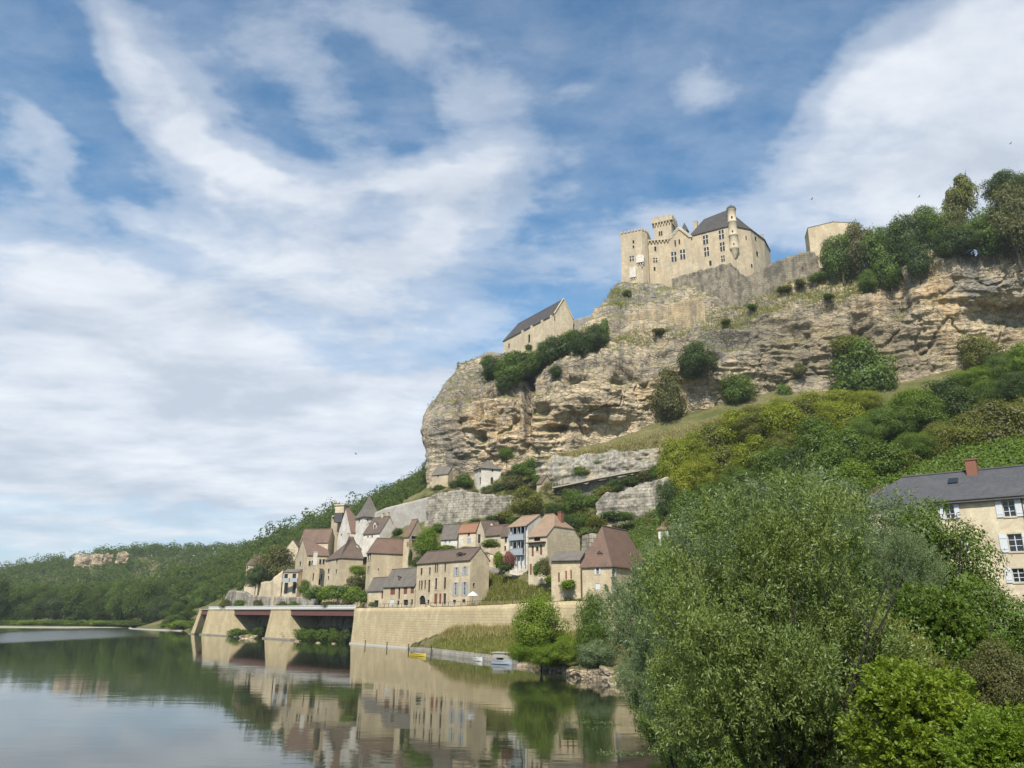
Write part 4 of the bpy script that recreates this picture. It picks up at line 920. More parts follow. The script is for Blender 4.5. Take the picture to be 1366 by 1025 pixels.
for i in range(5):
    q = i / 4.0; k.box(f.pt(0.3 + (f.L - 0.6) * q, h[1]['C'][2] - 4.2, 0.55), f.u * 0.06, f.n * 0.06, UP * 4.1)
k.build('balcony_post', M['wood_blue'], h[0])
h = house('half_hipped_house', 'big stone house with a clipped gable, faded tiles and red-brown shutters below a loggia', 'house', (730, 775, 149), 713, 705, 774, 42, ('L', 686, 0.42, 1), M['stone_light'], M['tile_pale'],
    wn('d5', (618, 345, 690, 445, 'open'), (590, 500, 615, 620, 'closed'), (685, 485, 712, 600, 'closed'), (570, 705, 592, 830, 'door'), (640, 510, 670, 560)))
chimney(h[0], 744, 684, 752, 691, 154, M['brick'], 42, 1.0)
k = MB(); f = Face(h[1]['L'], h[1]['C'], 0, 40); zz = f.hit(718, 724)[1]; k.box(f.pt(f.L / 2 - 0.3, zz, 0.35), f.u * (f.L / 2), f.n * 0.35, UP * 0.07); k.build('balcony', M['wood_dark'], h[0])
h = house('shed_roofed_house', 'single-storey stone outbuilding with a flat shed roof and three narrow brown shutters', 'outbuilding', (774, 800, 137), 746, 735.5, 781, 24, ('S', 736.5), M['stone'], M['lauze'],
    wn('d6', (228, 690, 250, 810, 'closed'), (318, 668, 338, 778, 'closed'), (380, 658, 400, 768, 'closed')), over=0.5)
h = house('steep_roofed_house', 'stone house with a very steep red tiled roof and white shutters beside the willow', 'house', (815, 815, 129), 749, 777, 862, 36, ('R', 702, 0, 0.2), M['stone'], M['tile_red'],
    wn('d6', (705, 587, 738, 710, 'shutw'), (903, 642, 930, 740, 'shutw'), (690, 825, 748, 900, 'wdoor'), (905, 850, 955, 945, 'wdoor')), over=0.35)
dormer(h[0], 797.5, 735, 802.5, 742, 130.5, 36, M['tile_red'], M['tile_red'])
house('small_house', 'only the little red hipped roof of this house shows above the silvery willow top', 'house', (893, 722, 152), 704, 878, 912, 40, ('L', 694, 0, 0), M['render_white'], M['tile_orange'])
house('dovecote', 'isolated white square dovecote with a low slab roof under the cliff', 'dovecote', (642, 662, 246), 624, 633, 668, 68, ('P', 613.5), M['render_white'], M['lauze'], wn('c8', (377, 217, 388, 250, 'open'), (435, 217, 447, 250, 'open'), (378, 178, 386, 190, 'open'), (440, 176, 448, 188, 'open')), over=0.5, sink=2)
house('cliff_hut', 'ochre stone hut built against the foot of the cliff nose', 'hut', (598, 660, 256), 631, 576, 611, 30, ('L', 619), M['castle'], M['lauze'], wn('c8', (165, 205, 172, 215, 'open')))
house('stair_hut', 'tiny gabled stone hut at the lower end of the cliff walkway', 'hut', (722, 655, 214), 644, 716, 737, 40, ('L', 634), M['stone'], M['tile_brown'])
# the near house
th0 = math.degrees(math.atan2(0.77, -0.64))
h = house('country_house', 'cream three-storey country house with dark slate roof and pale shutters among the trees', 'house', (1138, 830, 77), 677, 0, 1400, th0, ('R', 637.5, 0, 0), M['render'], M['slate'],
    wn('r4', (1015, 362, 1090, 462, 'shutw'), (1048, 570, 1138, 680, 'shutw'), (655, 392, 712, 472, 'shutw'), (330, 418, 378, 490, 'shutw'), (1075, 785, 1150, 870, 'shutw'), (690, 600, 760, 690, 'shutw')), lenL=9.5, lenR=27, sink=3, over=0.45, thick=0.1)
ro = h[1]['roof']
k = chimney(ro, 1286, 615, 1304, 633, 73.8, M['brick'], th0, 0.5)
i_ = h[1]; dd = i_['v']
k = MB(); k.tube([i_['C'] - i_['u'] * .42 - UP * .14, i_['C'] + dd * 27 - i_['u'] * .42 - UP * .14], [0.07, 0.07], 8); k.build('gutter', M['iron'], h[0])
k = MB(); q = i_['C'] + dd * 14.2 - i_['u'] * .08; k.tube([q - UP * .2, q - UP * 8], [0.05, 0.05], 8); k.build('downpipe', M['iron'], h[0])
zr = max(v.co.z for v in ro.data.vertices) + rootloc(h[0])[2]; slp = (zr - i_['C'][2]) / (9.5 / 2); sk = MB(); back = np.array([i_['u'][0], i_['u'][1], slp]); nrm_ = unit(np.cross(dd, back)); nrm_ = nrm_ * np.sign(nrm_[2])
sk.box(i_['C'] + dd * 8.6 + back * 3.1 + nrm_ * .08, dd * .42, unit(back) * .5, nrm_ * .07); sk.build('skylight', M['glass'], ro)

# ------------------------------------------------------------------ castle
zE = P(969, 303, 289)[2]
def XYof(px, py, z): p = G(px, py, z); return np.array([p[0], p[1]])
fE = [XYof(920.5, 315.5, zE), XYof(974, 301.5, zE), XYof(1001, 306.5, zE), XYof(1019, 320, zE), XYof(1027, 335, zE)]
b0 = fE[0] + np.array([3, 18]); b1 = fE[4] + np.array([-6, 14])
castle = empty('castle', (*fE[1], zE - 40), 'great pale limestone castle crowning the cliff, with keep, corner turret and dark roof', 'castle')
foot = fE + [b1, b0]
block(castle, [f for f in foot], zE - 38, zE, M['castle'],
      wn('c1', (753, 295, 790, 362, 'cross'), (762, 382, 797, 450, 'cross'), (868, 258, 905, 325, 'cross'), (877, 346, 911, 412, 'cross'), (885, 442, 911, 490, 'cross'), (798, 480, 816, 518, 'open'),
         (1140, 415, 1157, 450, 'open'), (1102, 505, 1115, 533, 'open'), (1130, 308, 1145, 338, 'open'), (1205, 482, 1215, 505, 'open'), (1062, 300, 1072, 330, 'open')), name='residence_wall')
R1 = G(939, 292.5, zE + 9.6); R2 = G(971, 280, zE + 9.6); R2[1] = max(R2[1], R1[1] - 9); 
e3 = [np.array([*p, zE + .12]) for p in foot]
cen = sum(e3) / len(e3)
e3 = [p + (p - cen) / np.linalg.norm(p - cen) * 0.5 for p in e3]
R3 = np.array([*(fE[3] * .55 + b1 * .45), zE + 4.5])
mb = MB(); roof_solid(mb, e3 + [R1, R2, R3], [(0, 1, 8, 7), (1, 2, 8), (2, 3, 9, 8), (3, 4, 9), (4, 5, 9), (5, 8, 9), (5, 6, 7, 8), (6, 0, 7)], 0.3)
croof = mb.build('residence_roof', M['slate_brown'], castle)
chimney(croof, 923.7, 296.5, 931.5, 309, 304, M['castle'], 30, 5); chimney(croof, 1014, 314, 1018.5, 322, 312, M['castle'], 30, 4)
# corner turret
tc_ = P(977, 300, 288.2); pr = []
def zy(py, Y=288.2, px=977): return P(px, py, Y)[2]
k = MB(); k.lathe(tc_, [(0.3, zy(345)), (1.0, zy(341)), (1.35, zy(338)), (1.7, zy(334)), (1.95, zy(333.2)), (1.95, zy(331)), (1.8, zy(330.5)), (1.8, zy(316)), (1.98, zy(315.6)), (1.98, zy(314.6)), (1.78, zy(314)), (1.78, zy(298)), (1.95, zy(297.6)), (1.95, zy(296.6)), (1.72, zy(296)), (1.72, zy(282)), (1.95, zy(281.5)), (1.95, zy(280.5))], 24)
tur = k.build('corner_turret', M['stone_light'], castle, True)
k = MB(); k.lathe(tc_, [(2.05, zy(280.6)), (1.95, zy(279)), (1.6, zy(277)), (0.9, zy(275.6)), (0.15, zy(275)), (0.06, zy(272.5)), (0.0, zy(272.4))], 24); k.build('turret_cap', M['slate'], tur, True)
for (x, y, w_, h_) in ((976.2, 290, .3, .55), (977.2, 308.7, .28, .4), (979, 325.8, .26, .36)):
    c_ = P(x, y, 286.5); k = MB(); k.box(c_, (w_, -.04, 0), (0.02, 0.12, 0), (0, 0, h_)); k.build('pane_or_shade', M['dark'], tur)
# gabled wing
zg = P(905, 319, 298)[2]; g0, g1 = XYof(891.5, 320.5, zg), XYof(921.5, 317.1, zg); dpt = np.array([4, 16.0]) ; ap = G(904.5, 304, 0); apz = P(904.5, 304.5, float((g0[1] + g1[1]) / 2))[2]
gl = [np.array([*g0, zg]), np.array([*g1, zg])]; apx = (gl[0] + gl[1]) / 2; apx[2] = apz
def gb(m_): m_.tri(gl[0], gl[1], apx)
block(castle, [g0, g1, g1 + dpt, g0 + dpt], zg - 36, zg, M['castle'], wn('c1', (522, 417, 560, 490, 'cross'), (586, 399, 623, 472, 'cross')), name='gabled_wing_wall', gable=gb)
k = MB()
for (x, y, w_, h_) in ((900.6, 323, .3, .9), (906.2, 322, .3, .9)):
    c_ = P(x, y, (g0[1] + g1[1]) / 2 - .35); k.box(c_, (w_, 0, 0), (0, .06, 0), (0, 0, h_))
k.build('loft_slit', M['dark'], castle)
mb = MB(); D3 = np.array([*dpt, 0])
roof_solid(mb, [gl[0] + D3 * .02, gl[1] + D3 * .02, gl[1] + D3, gl[0] + D3, apx + D3 * .02 + UP * .1, apx + D3 + UP * .1], [(0, 4, 5, 3), (1, 2, 5, 4)], 0.25); mb.build('gabled_wing_roof', M['slate_brown'], castle)
k = MB()
for s_, e_ in ((gl[0], apx), (gl[1], apx)):
    for i in range(9):
        q = s_ + (e_ - s_) * (i + .5) / 9; k.box(q + UP * .12 - np.array([0, .1, 0]), (.8, 0, 0), (0, .3, 0), (0, 0, .32))
k.build('gable_coping', M['trim'], castle)
# conical turret
ct_ = P(913.6, 310, 300.5); k = MB(); k.lathe(ct_, [(1.35, P(913.6, 322, 300.5)[2]), (1.35, P(913.6, 309, 300.5)[2])], 16); ctu = k.build('stair_turret', M['castle'], castle, True)
k = MB(); k.lathe(ct_, [(1.85, P(913.6, 310, 300.5)[2]), (0.9, P(913.6, 303, 300.5)[2]), (0.0, P(913.6, 297, 300.5)[2])], 16); k.build('cone_roof', M['slate'], ctu, True)
# middle curtain
zc_ = P(875, 323, 301)[2]; m0, m1 = P(862, 323, 301)[:2], P(892.5, 323, 299)[:2]
block(castle, [m0, m1, m1 + (1, 12), m0 + (1, 12)], zc_ - 34, zc_, M['castle'], wn('c1', (398, 378, 413, 412, 'open'), (390, 460, 420, 495, 'cross'), (393, 526, 407, 555, 'open')), name='curtain_wall')
k = MB()
for i in range(7):
    q = m0 + (m1 - m0) * (i + .5) / 7; k.box((q[0], q[1] - .3, zc_ - .5), (.28, 0, 0), (0, .4, 0), (0, 0, .5))
k.box((*((m0 + m1) / 2 + (0, .0)), zc_ + .25), ((m1 - m0)[0] / 2, (m1 - m0)[1] / 2, 0), (0, .75, 0), (0, 0, .3)); k.build('corbel_table', M['castle'], castle)
# left keep
zk = P(845, 310, 299)[2]; k0, k1, k2, k3 = P(828.4, 340, 301)[:2], P(857, 340, 297)[:2], P(864.5, 340, 299)[:2], P(870, 340, 309)[:2]; k4 = k0 + np.array([4, 16.])
block(castle, [k0, k1, k2, k3, k4], zk - 28, zk, M['castle'], wn('c1', (239, 332, 253, 356, 'open'), (239, 370, 252, 390, 'open'), (218, 446, 250, 485, 'cross'), (305, 518, 320, 540, 'open')), name='keep_wall')
k = MB(); kk = [k0, k1, k2, k3, k4]
for a, b in zip(kk, kk[1:] + kk[:1]):
    L_ = np.linalg.norm(b - a); n = max(2, int(L_ / 1.5)); u = (b - a) / L_
    for i in range(n):
        q = a + (b - a) * (i + .5) / n; k.box((q[0], q[1], zk + .45), (*(u * L_ / n * .30), 0), (u[1] * .3, -u[0] * .3, 0), (0, 0, .45))
k.build('battlement', M['castle'], castle)
fk = Face(k0, k1, zk - 28, zk)
for (x0, y0, x1, y1, mt) in ((849.5, 341.5, 859.5, 351, 'render_white'), (840.3, 358, 849, 371, 'render_white')):
    a = fk.hit(x0, (y0 + y1) / 2); b = fk.hit(x1, (y0 + y1) / 2); za = fk.hit((x0 + x1) / 2, y0)[1]; zb = fk.hit((x0 + x1) / 2, y1)[1]
    k = MB(); k.box(fk.pt((a[0] + b[0]) / 2, (za + zb) / 2, .4), fk.u * (b[0] - a[0]) / 2, fk.n * .42, UP * (za - zb) / 2)
    for i in range(3): k.box(fk.pt(a[0] + (b[0] - a[0]) * (i + .5) / 3, zb - .5, .2), fk.u * .16, fk.n * .3, UP * .5)
    k.build('latrine', M[mt], castle)
# great tower
zt = P(884, 291, 306)[2]; t0, t1 = P(873, 320, 308)[:2], P(896.5, 320, 304.5)[:2]; t2 = P(902.5, 320, 311)[:2]; t3 = t0 + (t2 - t1)
block(castle, [t0, t1, t2, t3], zt - 24, zt, M['castle'], wn('c1', (430, 267, 442, 300, 'open'), (446, 265, 457, 298, 'open')), name='tower_wall')
k = MB(); tt_ = [t0, t1, t2, t3]; kc = MB()
for a, b in zip(tt_, tt_[1:] + tt_[:1]):
    L_ = np.linalg.norm(b - a); n = max(3, int(L_ / 1.25)); u = (b - a) / L_; nn = np.array([u[1], -u[0]])
    for i in range(n):
        q = a + (b - a) * (i + .5) / n + nn * .35; kc.box((q[0], q[1], zt - 2.6), (*(u * .22), 0), (*(nn * .42), 0), (0, 0, .75))
    q = (a + b) / 2 + nn * .55; kc.box((q[0], q[1], zt - 1.0), (*(u * (L_ / 2 + .7)), 0), (*(nn * .22), 0), (0, 0, 1.0))
    n = max(2, int(L_ / 2.0))
    for i in range(n):
        q = a + (b - a) * (i + .5) / n + nn * .55; k.box((q[0], q[1], zt + .5), (*(u * L_ / n * .3), 0), (*(nn * .24), 0), (0, 0, .55))
kc.build('machicolation', M['castle'], castle); k.build('battlement', M['castle'], castle)
# talus under the residence
strip('castle_talus', 'patched grey masonry footing wall running under the castle windows', 'wall', [(896, 371.5, 398, 296), (915, 366, 398, 294), (935, 360.5, 398, 291.5), (955, 355, 396, 288.5), (974, 350, 394, 286.2), (986, 362, 388, 286), (998, 372, 386, 287)], 2, M['castle_grey'], 0.8, 0.08, fall=8)
# chapel
h = house('chapel', 'long narrow stone chapel with a steep slate roof on the cliff edge below the castle', 'chapel', (739, 452, 275), 418.5, 672, 764.5, 57, ('L', 399.5, 1, 0), M['stone_light'], M['slate_brown'],
      wn('c2', (680, 202, 691, 252, 'open'), (609, 263, 620, 305, 'open'), (741, 163, 753, 190, 'open'), (504, 310, 512, 332, 'open')), sink=8, over=0.35)
k = MB(); f = Face(h[1]['L'], h[1]['C'], 0, 200)
for q in (.42, .60, .80, .97): k.box(f.pt(f.L * q, h[1]['C'][2] - 6.5, .35), f.u * .45, f.n * .45, UP * 6)
k.build('buttress', M['stone_light'], h[0])
k = MB(); apx = (h[1]['C'] + h[1]['R']) / 2; p = P(749, 399, 281)
for s_ in (h[1]['C'], h[1]['R']):
    e_ = apx.copy(); e_[2] = P(749, 398.5, apx[1])[2]
    k.tube([s_ - h[1]['u'] * .1, e_ - h[1]['u'] * .1], [.28, .28], 6)
k.build('gable_coping', M['stone_light'], h[0])
# ramparts and retaining walls
strip('rampart', 'long dark grey rampart climbing from the castle foot to the right-hand tower', 'rampart', [(938, 392, 420, 266), (952, 388, 413, 264), (975, 377, 402, 262), (1000, 366.5, 395, 260), (1027, 352.5, 386, 258), (1045, 345, 376, 257), (1062, 339, 369, 256), (1078, 336, 364, 256), (1104, 334, 362, 258), (1125, 334, 364, 258)], 1.6, M['castle_grey'], 0.7, 0.05)
strip('yellow_wall', 'weathered yellow retaining wall in the rock below the castle', 'wall', [(836, 421, 444, 257), (855, 415, 440, 256), (880, 409, 437, 255), (908, 402, 432, 253), (939, 396, 424, 251)], 1.6, M['ochre_wall'], 0.5, 0.06)
h = house('gate_tower', 'square stone tower with a low pointed top at the upper end of the rampart', 'tower', (1077.5, 352, 257), 304, 1070, 1150, 103, ('L', 296), M['stone'], M['lauze'], wn('c3', (1172, 205, 1180, 225, 'open'))[:0], lenL=8, sink=2, over=0.1)
strip('garden_wall', 'stepped wall between the chapel gable and the castle rock', 'wall', [(764, 427, 445, 282), (780, 423, 440, 281), (795, 418, 436, 280), (812, 411, 432, 279)], 1.2, M['stone_grey'], 0.25, 0.03)
strip('garden_wall', 'low wall on the cliff nose in front of the chapel apse', 'wall', [(637, 479, 488, 276), (646, 471, 484, 275), (656, 469, 482, 274), (673, 472, 484, 274)], 1.2, M['stone_grey'], 0.25, 0.03)
strip('grey_terrace_wall', 'smooth pale grey terrace wall rising to the right behind the manor', 'wall', [(500, 684, 712, 247), (515, 677.5, 712, 244), (535, 672.5, 712, 241), (555, 667.5, 710, 238), (573, 663, 708, 235)], 1.5, M['smooth_grey'], 0.06, 0.05)
strip('rubble_terrace_wall', 'tall rough rubble terrace wall with pitted stones under the white dovecote', 'wall', [(570, 663.5, 712, 233), (590, 657, 712, 231), (610, 653, 712, 229), (632, 656, 712, 227), (655, 660, 712, 226), (680, 661, 712, 224), (700, 664, 712, 221), (720, 662, 700, 219)], 1.8, M['rubble'], 0.7, 0.10, res=0.45)
strip('rock_ledge', 'band of grey fissured rock above the cliff walkway', 'rock', [(716, 615, 650, 222), (740, 611, 650, 218), (765, 608, 645, 215), (800, 603, 638, 212), (840, 599, 632, 208), (880, 596, 625, 205), (905, 594, 622, 203)], 4.0, M['cliff_grey'], 1.6, 0.15, res=0.35, strata=True)
strip('lower_retaining_wall', 'dark retaining wall carrying the sloping walkway', 'wall', [(736, 650, 675, 212), (765, 647, 672, 210), (800, 640, 668, 207), (840, 632, 660, 204), (882, 625, 655, 200)], 2.0, M['rubble'], 0.6, 0.05, res=0.5)
strip('rock_outcrop', 'pale jagged rock outcrop above the steep red roof', 'rock', [(795, 672, 705, 186), (812, 658, 705, 184), (822, 656, 703, 183), (845, 649, 702, 181), (870, 641, 700, 179), (893, 637, 696, 177), (906, 645, 690, 177)], 4.0, M['rubble'], 1.0, 0.16, res=0.4, strata=True, seed=4)
k = MB(); pts = [(738, 651, 210.5), (765, 645.5, 208.5), (800, 638, 205.5), (840, 630.5, 202.5), (882, 623.5, 198.5)]
W = [P(*p) for p in pts]
for a, b in zip(W[:-1], W[1:]): k.box((a + b) / 2 - UP * .15, (b - a) / 2, (.3, 1.2, 0), (0, 0, .15))
wk = k.build('cliff_walkway', M['concrete']); tag(wk, 'straight pale walkway ledge sloping up across the rock band', 'walkway')
k = MB()
for a, b in zip(W[:-1], W[1:]):
    n = 7
    for i in range(n): q = a + (b - a) * i / n - np.array([.2, 1.0, 0]); k.box(q + UP * .5, (.04, 0, 0), (0, .04, 0), (0, 0, .55))
    k.tube([a + UP * 1.05 - np.array([.2, 1.0, 0]), b + UP * 1.05 - np.array([.2, 1.0, 0])], [.05, .05], 5)
k.build('handrail', M['concrete'], wk)
# village walls
strip('old_garden_wall', 'long mossy grey wall standing behind the white parapet of the road deck', 'wall', [(300, 798, 812, 296), (306, 787, 812, 290), (325, 789, 812, 276), (332, 794, 812, 270), (360, 796, 812, 254), (395, 797, 812, 238), (426, 798, 812, 226)], 1.0, M['rubble'], 0.2, 0.03, fall=1.5)
strip('stepped_wall', 'sloping stone wall stepping down left of the lean-to', 'wall', [(348, 777, 798, 262), (362, 775, 798, 256), (366, 770, 798, 252), (378, 760, 798, 250)], 1.0, M['stone'], 0.3, 0.03)
strip('alley_wall', 'rough stone wall above the shed-roofed outbuilding', 'wall', [(776, 714, 745, 158), (790, 712, 745, 156), (806, 716, 745, 154)], 1, M['rubble'], .3, .03)
strip('balcony_terrace_wall', 'stone terrace wall below the orange-roofed house', 'wall', [(585, 735, 760, 188), (610, 737, 760, 182), (640, 733, 755, 176), (662, 745, 765, 170)], 1, M['stone'], .3, .03)

# ------------------------------------------------------------------ quay wall, deck, piers
def along(px):
    """point of the road line (XY) that the picture shows at px"""
    for (a, b) in zip(WALLP[:-1], WALLP[1:]):
        d = np.array([b[0] - a[0], b[1] - a[1]]); r_ = ray(px, 835); rx = r_[0] / r_[1]; t_ = (a[0] - rx * a[1]) / (rx * d[1] - d[0])
        if -0.35 <= t_ <= 1: return np.array(a) + d * t_
    return np.array(WALLP[-1])
def zat(px, py, xy): return P(px, py, xy[1])[2]
ZR = 8.3
dirL = np.array([-38.2 + 104, 198.6 - 274]); dirL /= np.linalg.norm(dirL); outL = np.array([dirL[1], -dirL[0]])
if outL @ np.array([-1, -1]) < 0: outL = -outL
qp = [(along(x), z) for x, z in ((472, 8.3), (520, 8.35), (571, 8.4), (620, 8.5), (670, 8.7))]
pts = [(*xy, z, -1.0) for xy, z in qp] + [(4.4, 135.0, 9.0, -1), (20, 114, 9.2, -1), (34, 98, 9.3, -1)]
strip('quay_wall', 'high warm limestone quay wall carrying the road in front of the houses', 'wall', pts, 3.2, M['quay'], 0.06, 0.07, world=True, res=1.0)
# end face of the quay wall beside the deck
xy = qp[0][0]; k = MB(); k.box((*(xy + -outL * 4.0 + dirL * .6), 3.6), (*(dirL * .6), 0), (*(-outL * 4.2), 0), (0, 0, 4.66)); tag(k.build('wall_end', M['quay']), 'square stone end of the quay wall where the deck begins', 'wall')
pts2 = [(*(p[:2] + outL * .95), .35, -1.0) for p in [np.array(q[0]) for q in qp[:3]]]
strip('plinth_ledge', 'narrow stone ledge at the waterline under the quay wall', 'ledge', pts2, 1.1, M['concrete'], 0.03, 0.0, world=True)
# road surface and kerb
def ribbon(name, line, w0, w1, z, mat, kind='structure'):
    vs = []; fs = []
    for i, p in enumerate(line):
        a = np.array(line[max(i - 1, 0)]); b = np.array(line[min(i + 1, len(line) - 1)]); d = (b - a)[:2] / np.linalg.norm((b - a)[:2]); n = np.array([-d[1], d[0]])
        vs += [(*(np.array(p[:2]) + n * w0), p[2] + z), (*(np.array(p[:2]) + n * w1), p[2] + z)]
    for i in range(len(line) - 1): fs.append((2 * i, 2 * i + 2, 2 * i + 3, 2 * i + 1))
    m_ = MB(); m_.add(vs, fs); o = m_.build(name, mat); tag(o, kind=kind); return o
rl = [(*(np.array([-104, 274]) + 0), 8.3), (*qp[0][0], 8.3)] + [(*q[0], q[1]) for q in qp[1:]] + [(4.4, 135.0, 9.0), (20, 114, 9.2)]
ribbon('road', rl, 0.9, 6.0, 0.12, M['asphalt'])
# low parapet posts and rail along the top of the quay wall
k = MB(); rr_ = [np.array([*q[0], q[1]]) for q in qp] + [np.array([4.4, 135, 9.0])]
for a, b in zip(rr_[:-1], rr_[1:]):
    n = int(np.linalg.norm(b - a) / 2.2)
    for i in range(n):
        q = a + (b - a) * i / n; n2 = np.array([*(-outL * .5), 0]); k.box(q + n2 + UP * .45, (.05, 0, 0), (0, .05, 0), (0, 0, .5))
    k.tube([a + np.array([*(-outL * .5), .92]), b + np.array([*(-outL * .5), .92])], [.035, .035], 5)
tag(k.build('guard_rail', M['iron']), 'thin dark guard rail on top of the quay wall', 'railing')
# deck
A0 = along(264); A1 = qp[0][0]; L0 = np.linalg.norm(A1 - A0); mid = (A0 + A1) / 2
deck = empty('road_deck', (*A0, ZR), 'road deck on dark red steel beams spanning between the stone piers', 'bridge')
k = MB(); k.box((*(mid - outL * 4.3), ZR - .15), (*(dirL * L0 / 2), 0), (*(outL * 4.6), 0), (0, 0, .15)); k.build('deck_slab', M['concrete'], deck)
def seg(pa, pb, z0, z1, o0, o1, mat, name, parent):
    a, b = along(pa), along(pb); m_ = MB(); m_.box((*((a + b) / 2 + outL * (o0 + o1) / 2), (z0 + z1) / 2), (*((b - a) / 2), 0), (*(outL * (o1 - o0) / 2), 0), (0, 0, (z1 - z0) / 2)); return m_.build(name, mat, parent)
for a, b in ((264.5, 277), (308, 361), (384, 472)):
    seg(a, b, ZR - 1.75, ZR - .32, -.35, -.05, M['steel_red'], 'girder', deck)
    seg(a, b, ZR - .42, ZR - .30, -.36, .12, M['steel_red'], 'flange', deck); seg(a, b, ZR - 1.80, ZR - 1.70, -.45, .08, M['steel_red'], 'flange', deck)
    seg(a, b, ZR - 1.7, ZR - .32, -5.2, -4.9, M['steel_red'], 'girder', deck)
def pier(a0, a1, b0, b1, label, depth=8.6):
    r_ = empty('pier', (*along((a0 + a1) / 2), 0), label, 'pier', None)
    ta, tb, ba, bb = along(a0), along(a1), along(b0), along(b1); o = 0.12; m_ = MB(); n = 14
    rows = []
    for i in range(n + 1):
        q = i / n; z = ZR - .02 - (ZR + 1) * q; fl = q ** 1.2
        l_ = ta + (ba - ta) * q; r2 = tb + (bb - tb) * fl; off = o + .55 * q
        rows.append([np.array([*(l_ - outL * depth), z]), np.array([*(l_ + outL * off), z]), np.array([*(r2 + outL * off), z]), np.array([*(r2 - outL * depth), z])])
    vs = [p for r in rows for p in r]; fs = []
    for i in range(n):
        for j in range(4): fs.append((4 * i + j, 4 * (i + 1) + j, 4 * (i + 1) + (j + 1) % 4, 4 * i + (j + 1) % 4))
    fs.append((0, 1, 2, 3)); m_.add(vs, fs); m_.build('pier_shaft', M['quay'], r_)
    m_ = MB(); m_.box((*((ta + tb) / 2 + outL * .08), ZR - .12), (*((tb - ta) / 2 * 1.02), 0), (*(outL * .25), 0), (0, 0, .14)); m_.build('cap_stone', M['trim'], r_)
    m_ = MB(); m_.box((*((ba + bb) / 2 + outL * .5), .1), (*((bb - ba) / 2 * 1.03), 0), (*(outL * .6), 0), (0, 0, .22)); m_.build('footing', M['stone_grey'], r_)
pier(264.5, 267.5, 257, 262, 'slim farthest stone pier at the end of the road deck')
pier(276, 310, 272, 318, 'broad stone pier standing between the slim pier and the shorter opening')
pier(360.5, 386, 356.5, 393, 'stone pier between the shorter and the longer dark opening')
# inner bank wall under the deck
ip = [(*(along(x) - outL * 7.8), 8.1, -.5) for x in (250, 300, 350, 400, 440, 470)]
strip('inner_bank_wall', 'dark rough wall in the shade under the road deck', 'wall', ip, 1, M['rubble'], .7, .05, world=True)
# balustrade on the deck
k = MB(); a, b = along(276), along(472); ux = (b - a) / np.linalg.norm(b - a); LL = np.linalg.norm(b - a); rail = empty('balustrade', (*a, ZR), 'white balustrade along the edge of the road deck', 'railing')
n = int(LL / 2.6)
kp, kb = MB(), MB()
for i in range(n + 1):
    q = a + ux * LL * i / n - outL * .1; kp.box((*q, ZR + .42), (*(ux * .16), 0), (*(outL * .14), 0), (0, 0, .42))
m_ = (a + b) / 2 - outL * .1
for i in range(n * 9):
    q = a + ux * LL * (i + .5) / (n * 9) - outL * .1; kb.box((*q, ZR + .4), (*(ux * .09), 0), (*(outL * .07), 0), (0, 0, .3))
kr = MB(); kr.box((*m_, ZR + .72), (*(ux * LL / 2), 0), (*(outL * .14), 0), (0, 0, .09)); kr.box((*m_, ZR + .1), (*(ux * LL / 2), 0), (*(outL * .13), 0), (0, 0, .1))
kp.build('post', M['white'], rail); kb.build('baluster_row', M['white'], rail); kr.build('rail', M['white'], rail)
# low landing quay
lq = [(-21.5, 171.5), (-15.3, 153.6), (-9.0, 140.0), (0.1, 121.5), (3.6, 114.0)]
strip('landing_quay', 'low worn stone landing quay below the grassy bank', 'quay', [(x, y, .3 + .55 * min(1, i / 1.0), -1.2) for i, (x, y) in enumerate(lq)], 1.6, M['stone_grey'], .10, .05, world=True)
# path ramp
pr_ = [P(648, 756, 171), P(668, 762, 166), P(690, 770, 160), P(712, 778, 153), P(735, 787, 147), P(755, 796, 141), P(772, 803, 136)]
strip('ramp_wall', 'grey wall edging the pale ramp down to the road', 'wall', [(p[0], p[1], p[2] + .1, p[2] - 1.6) for p in pr_], .7, M['stone_grey'], .15, .12, world=True)
k = MB()
L1 = [p + np.array([.25, .25, .12]) for p in pr_]; L2 = [p + np.array([2.6, 3.2, .12]) for p in pr_]
for i in range(len(pr_) - 1): k.quad(L1[i], L1[i + 1], L2[i + 1], L2[i])
for i in range(len(pr_) - 1): k.quad(L1[i] - UP * 3, L1[i + 1] - UP * 3, L1[i + 1], L1[i])
tag(k.build('path', M['path']), kind='structure')

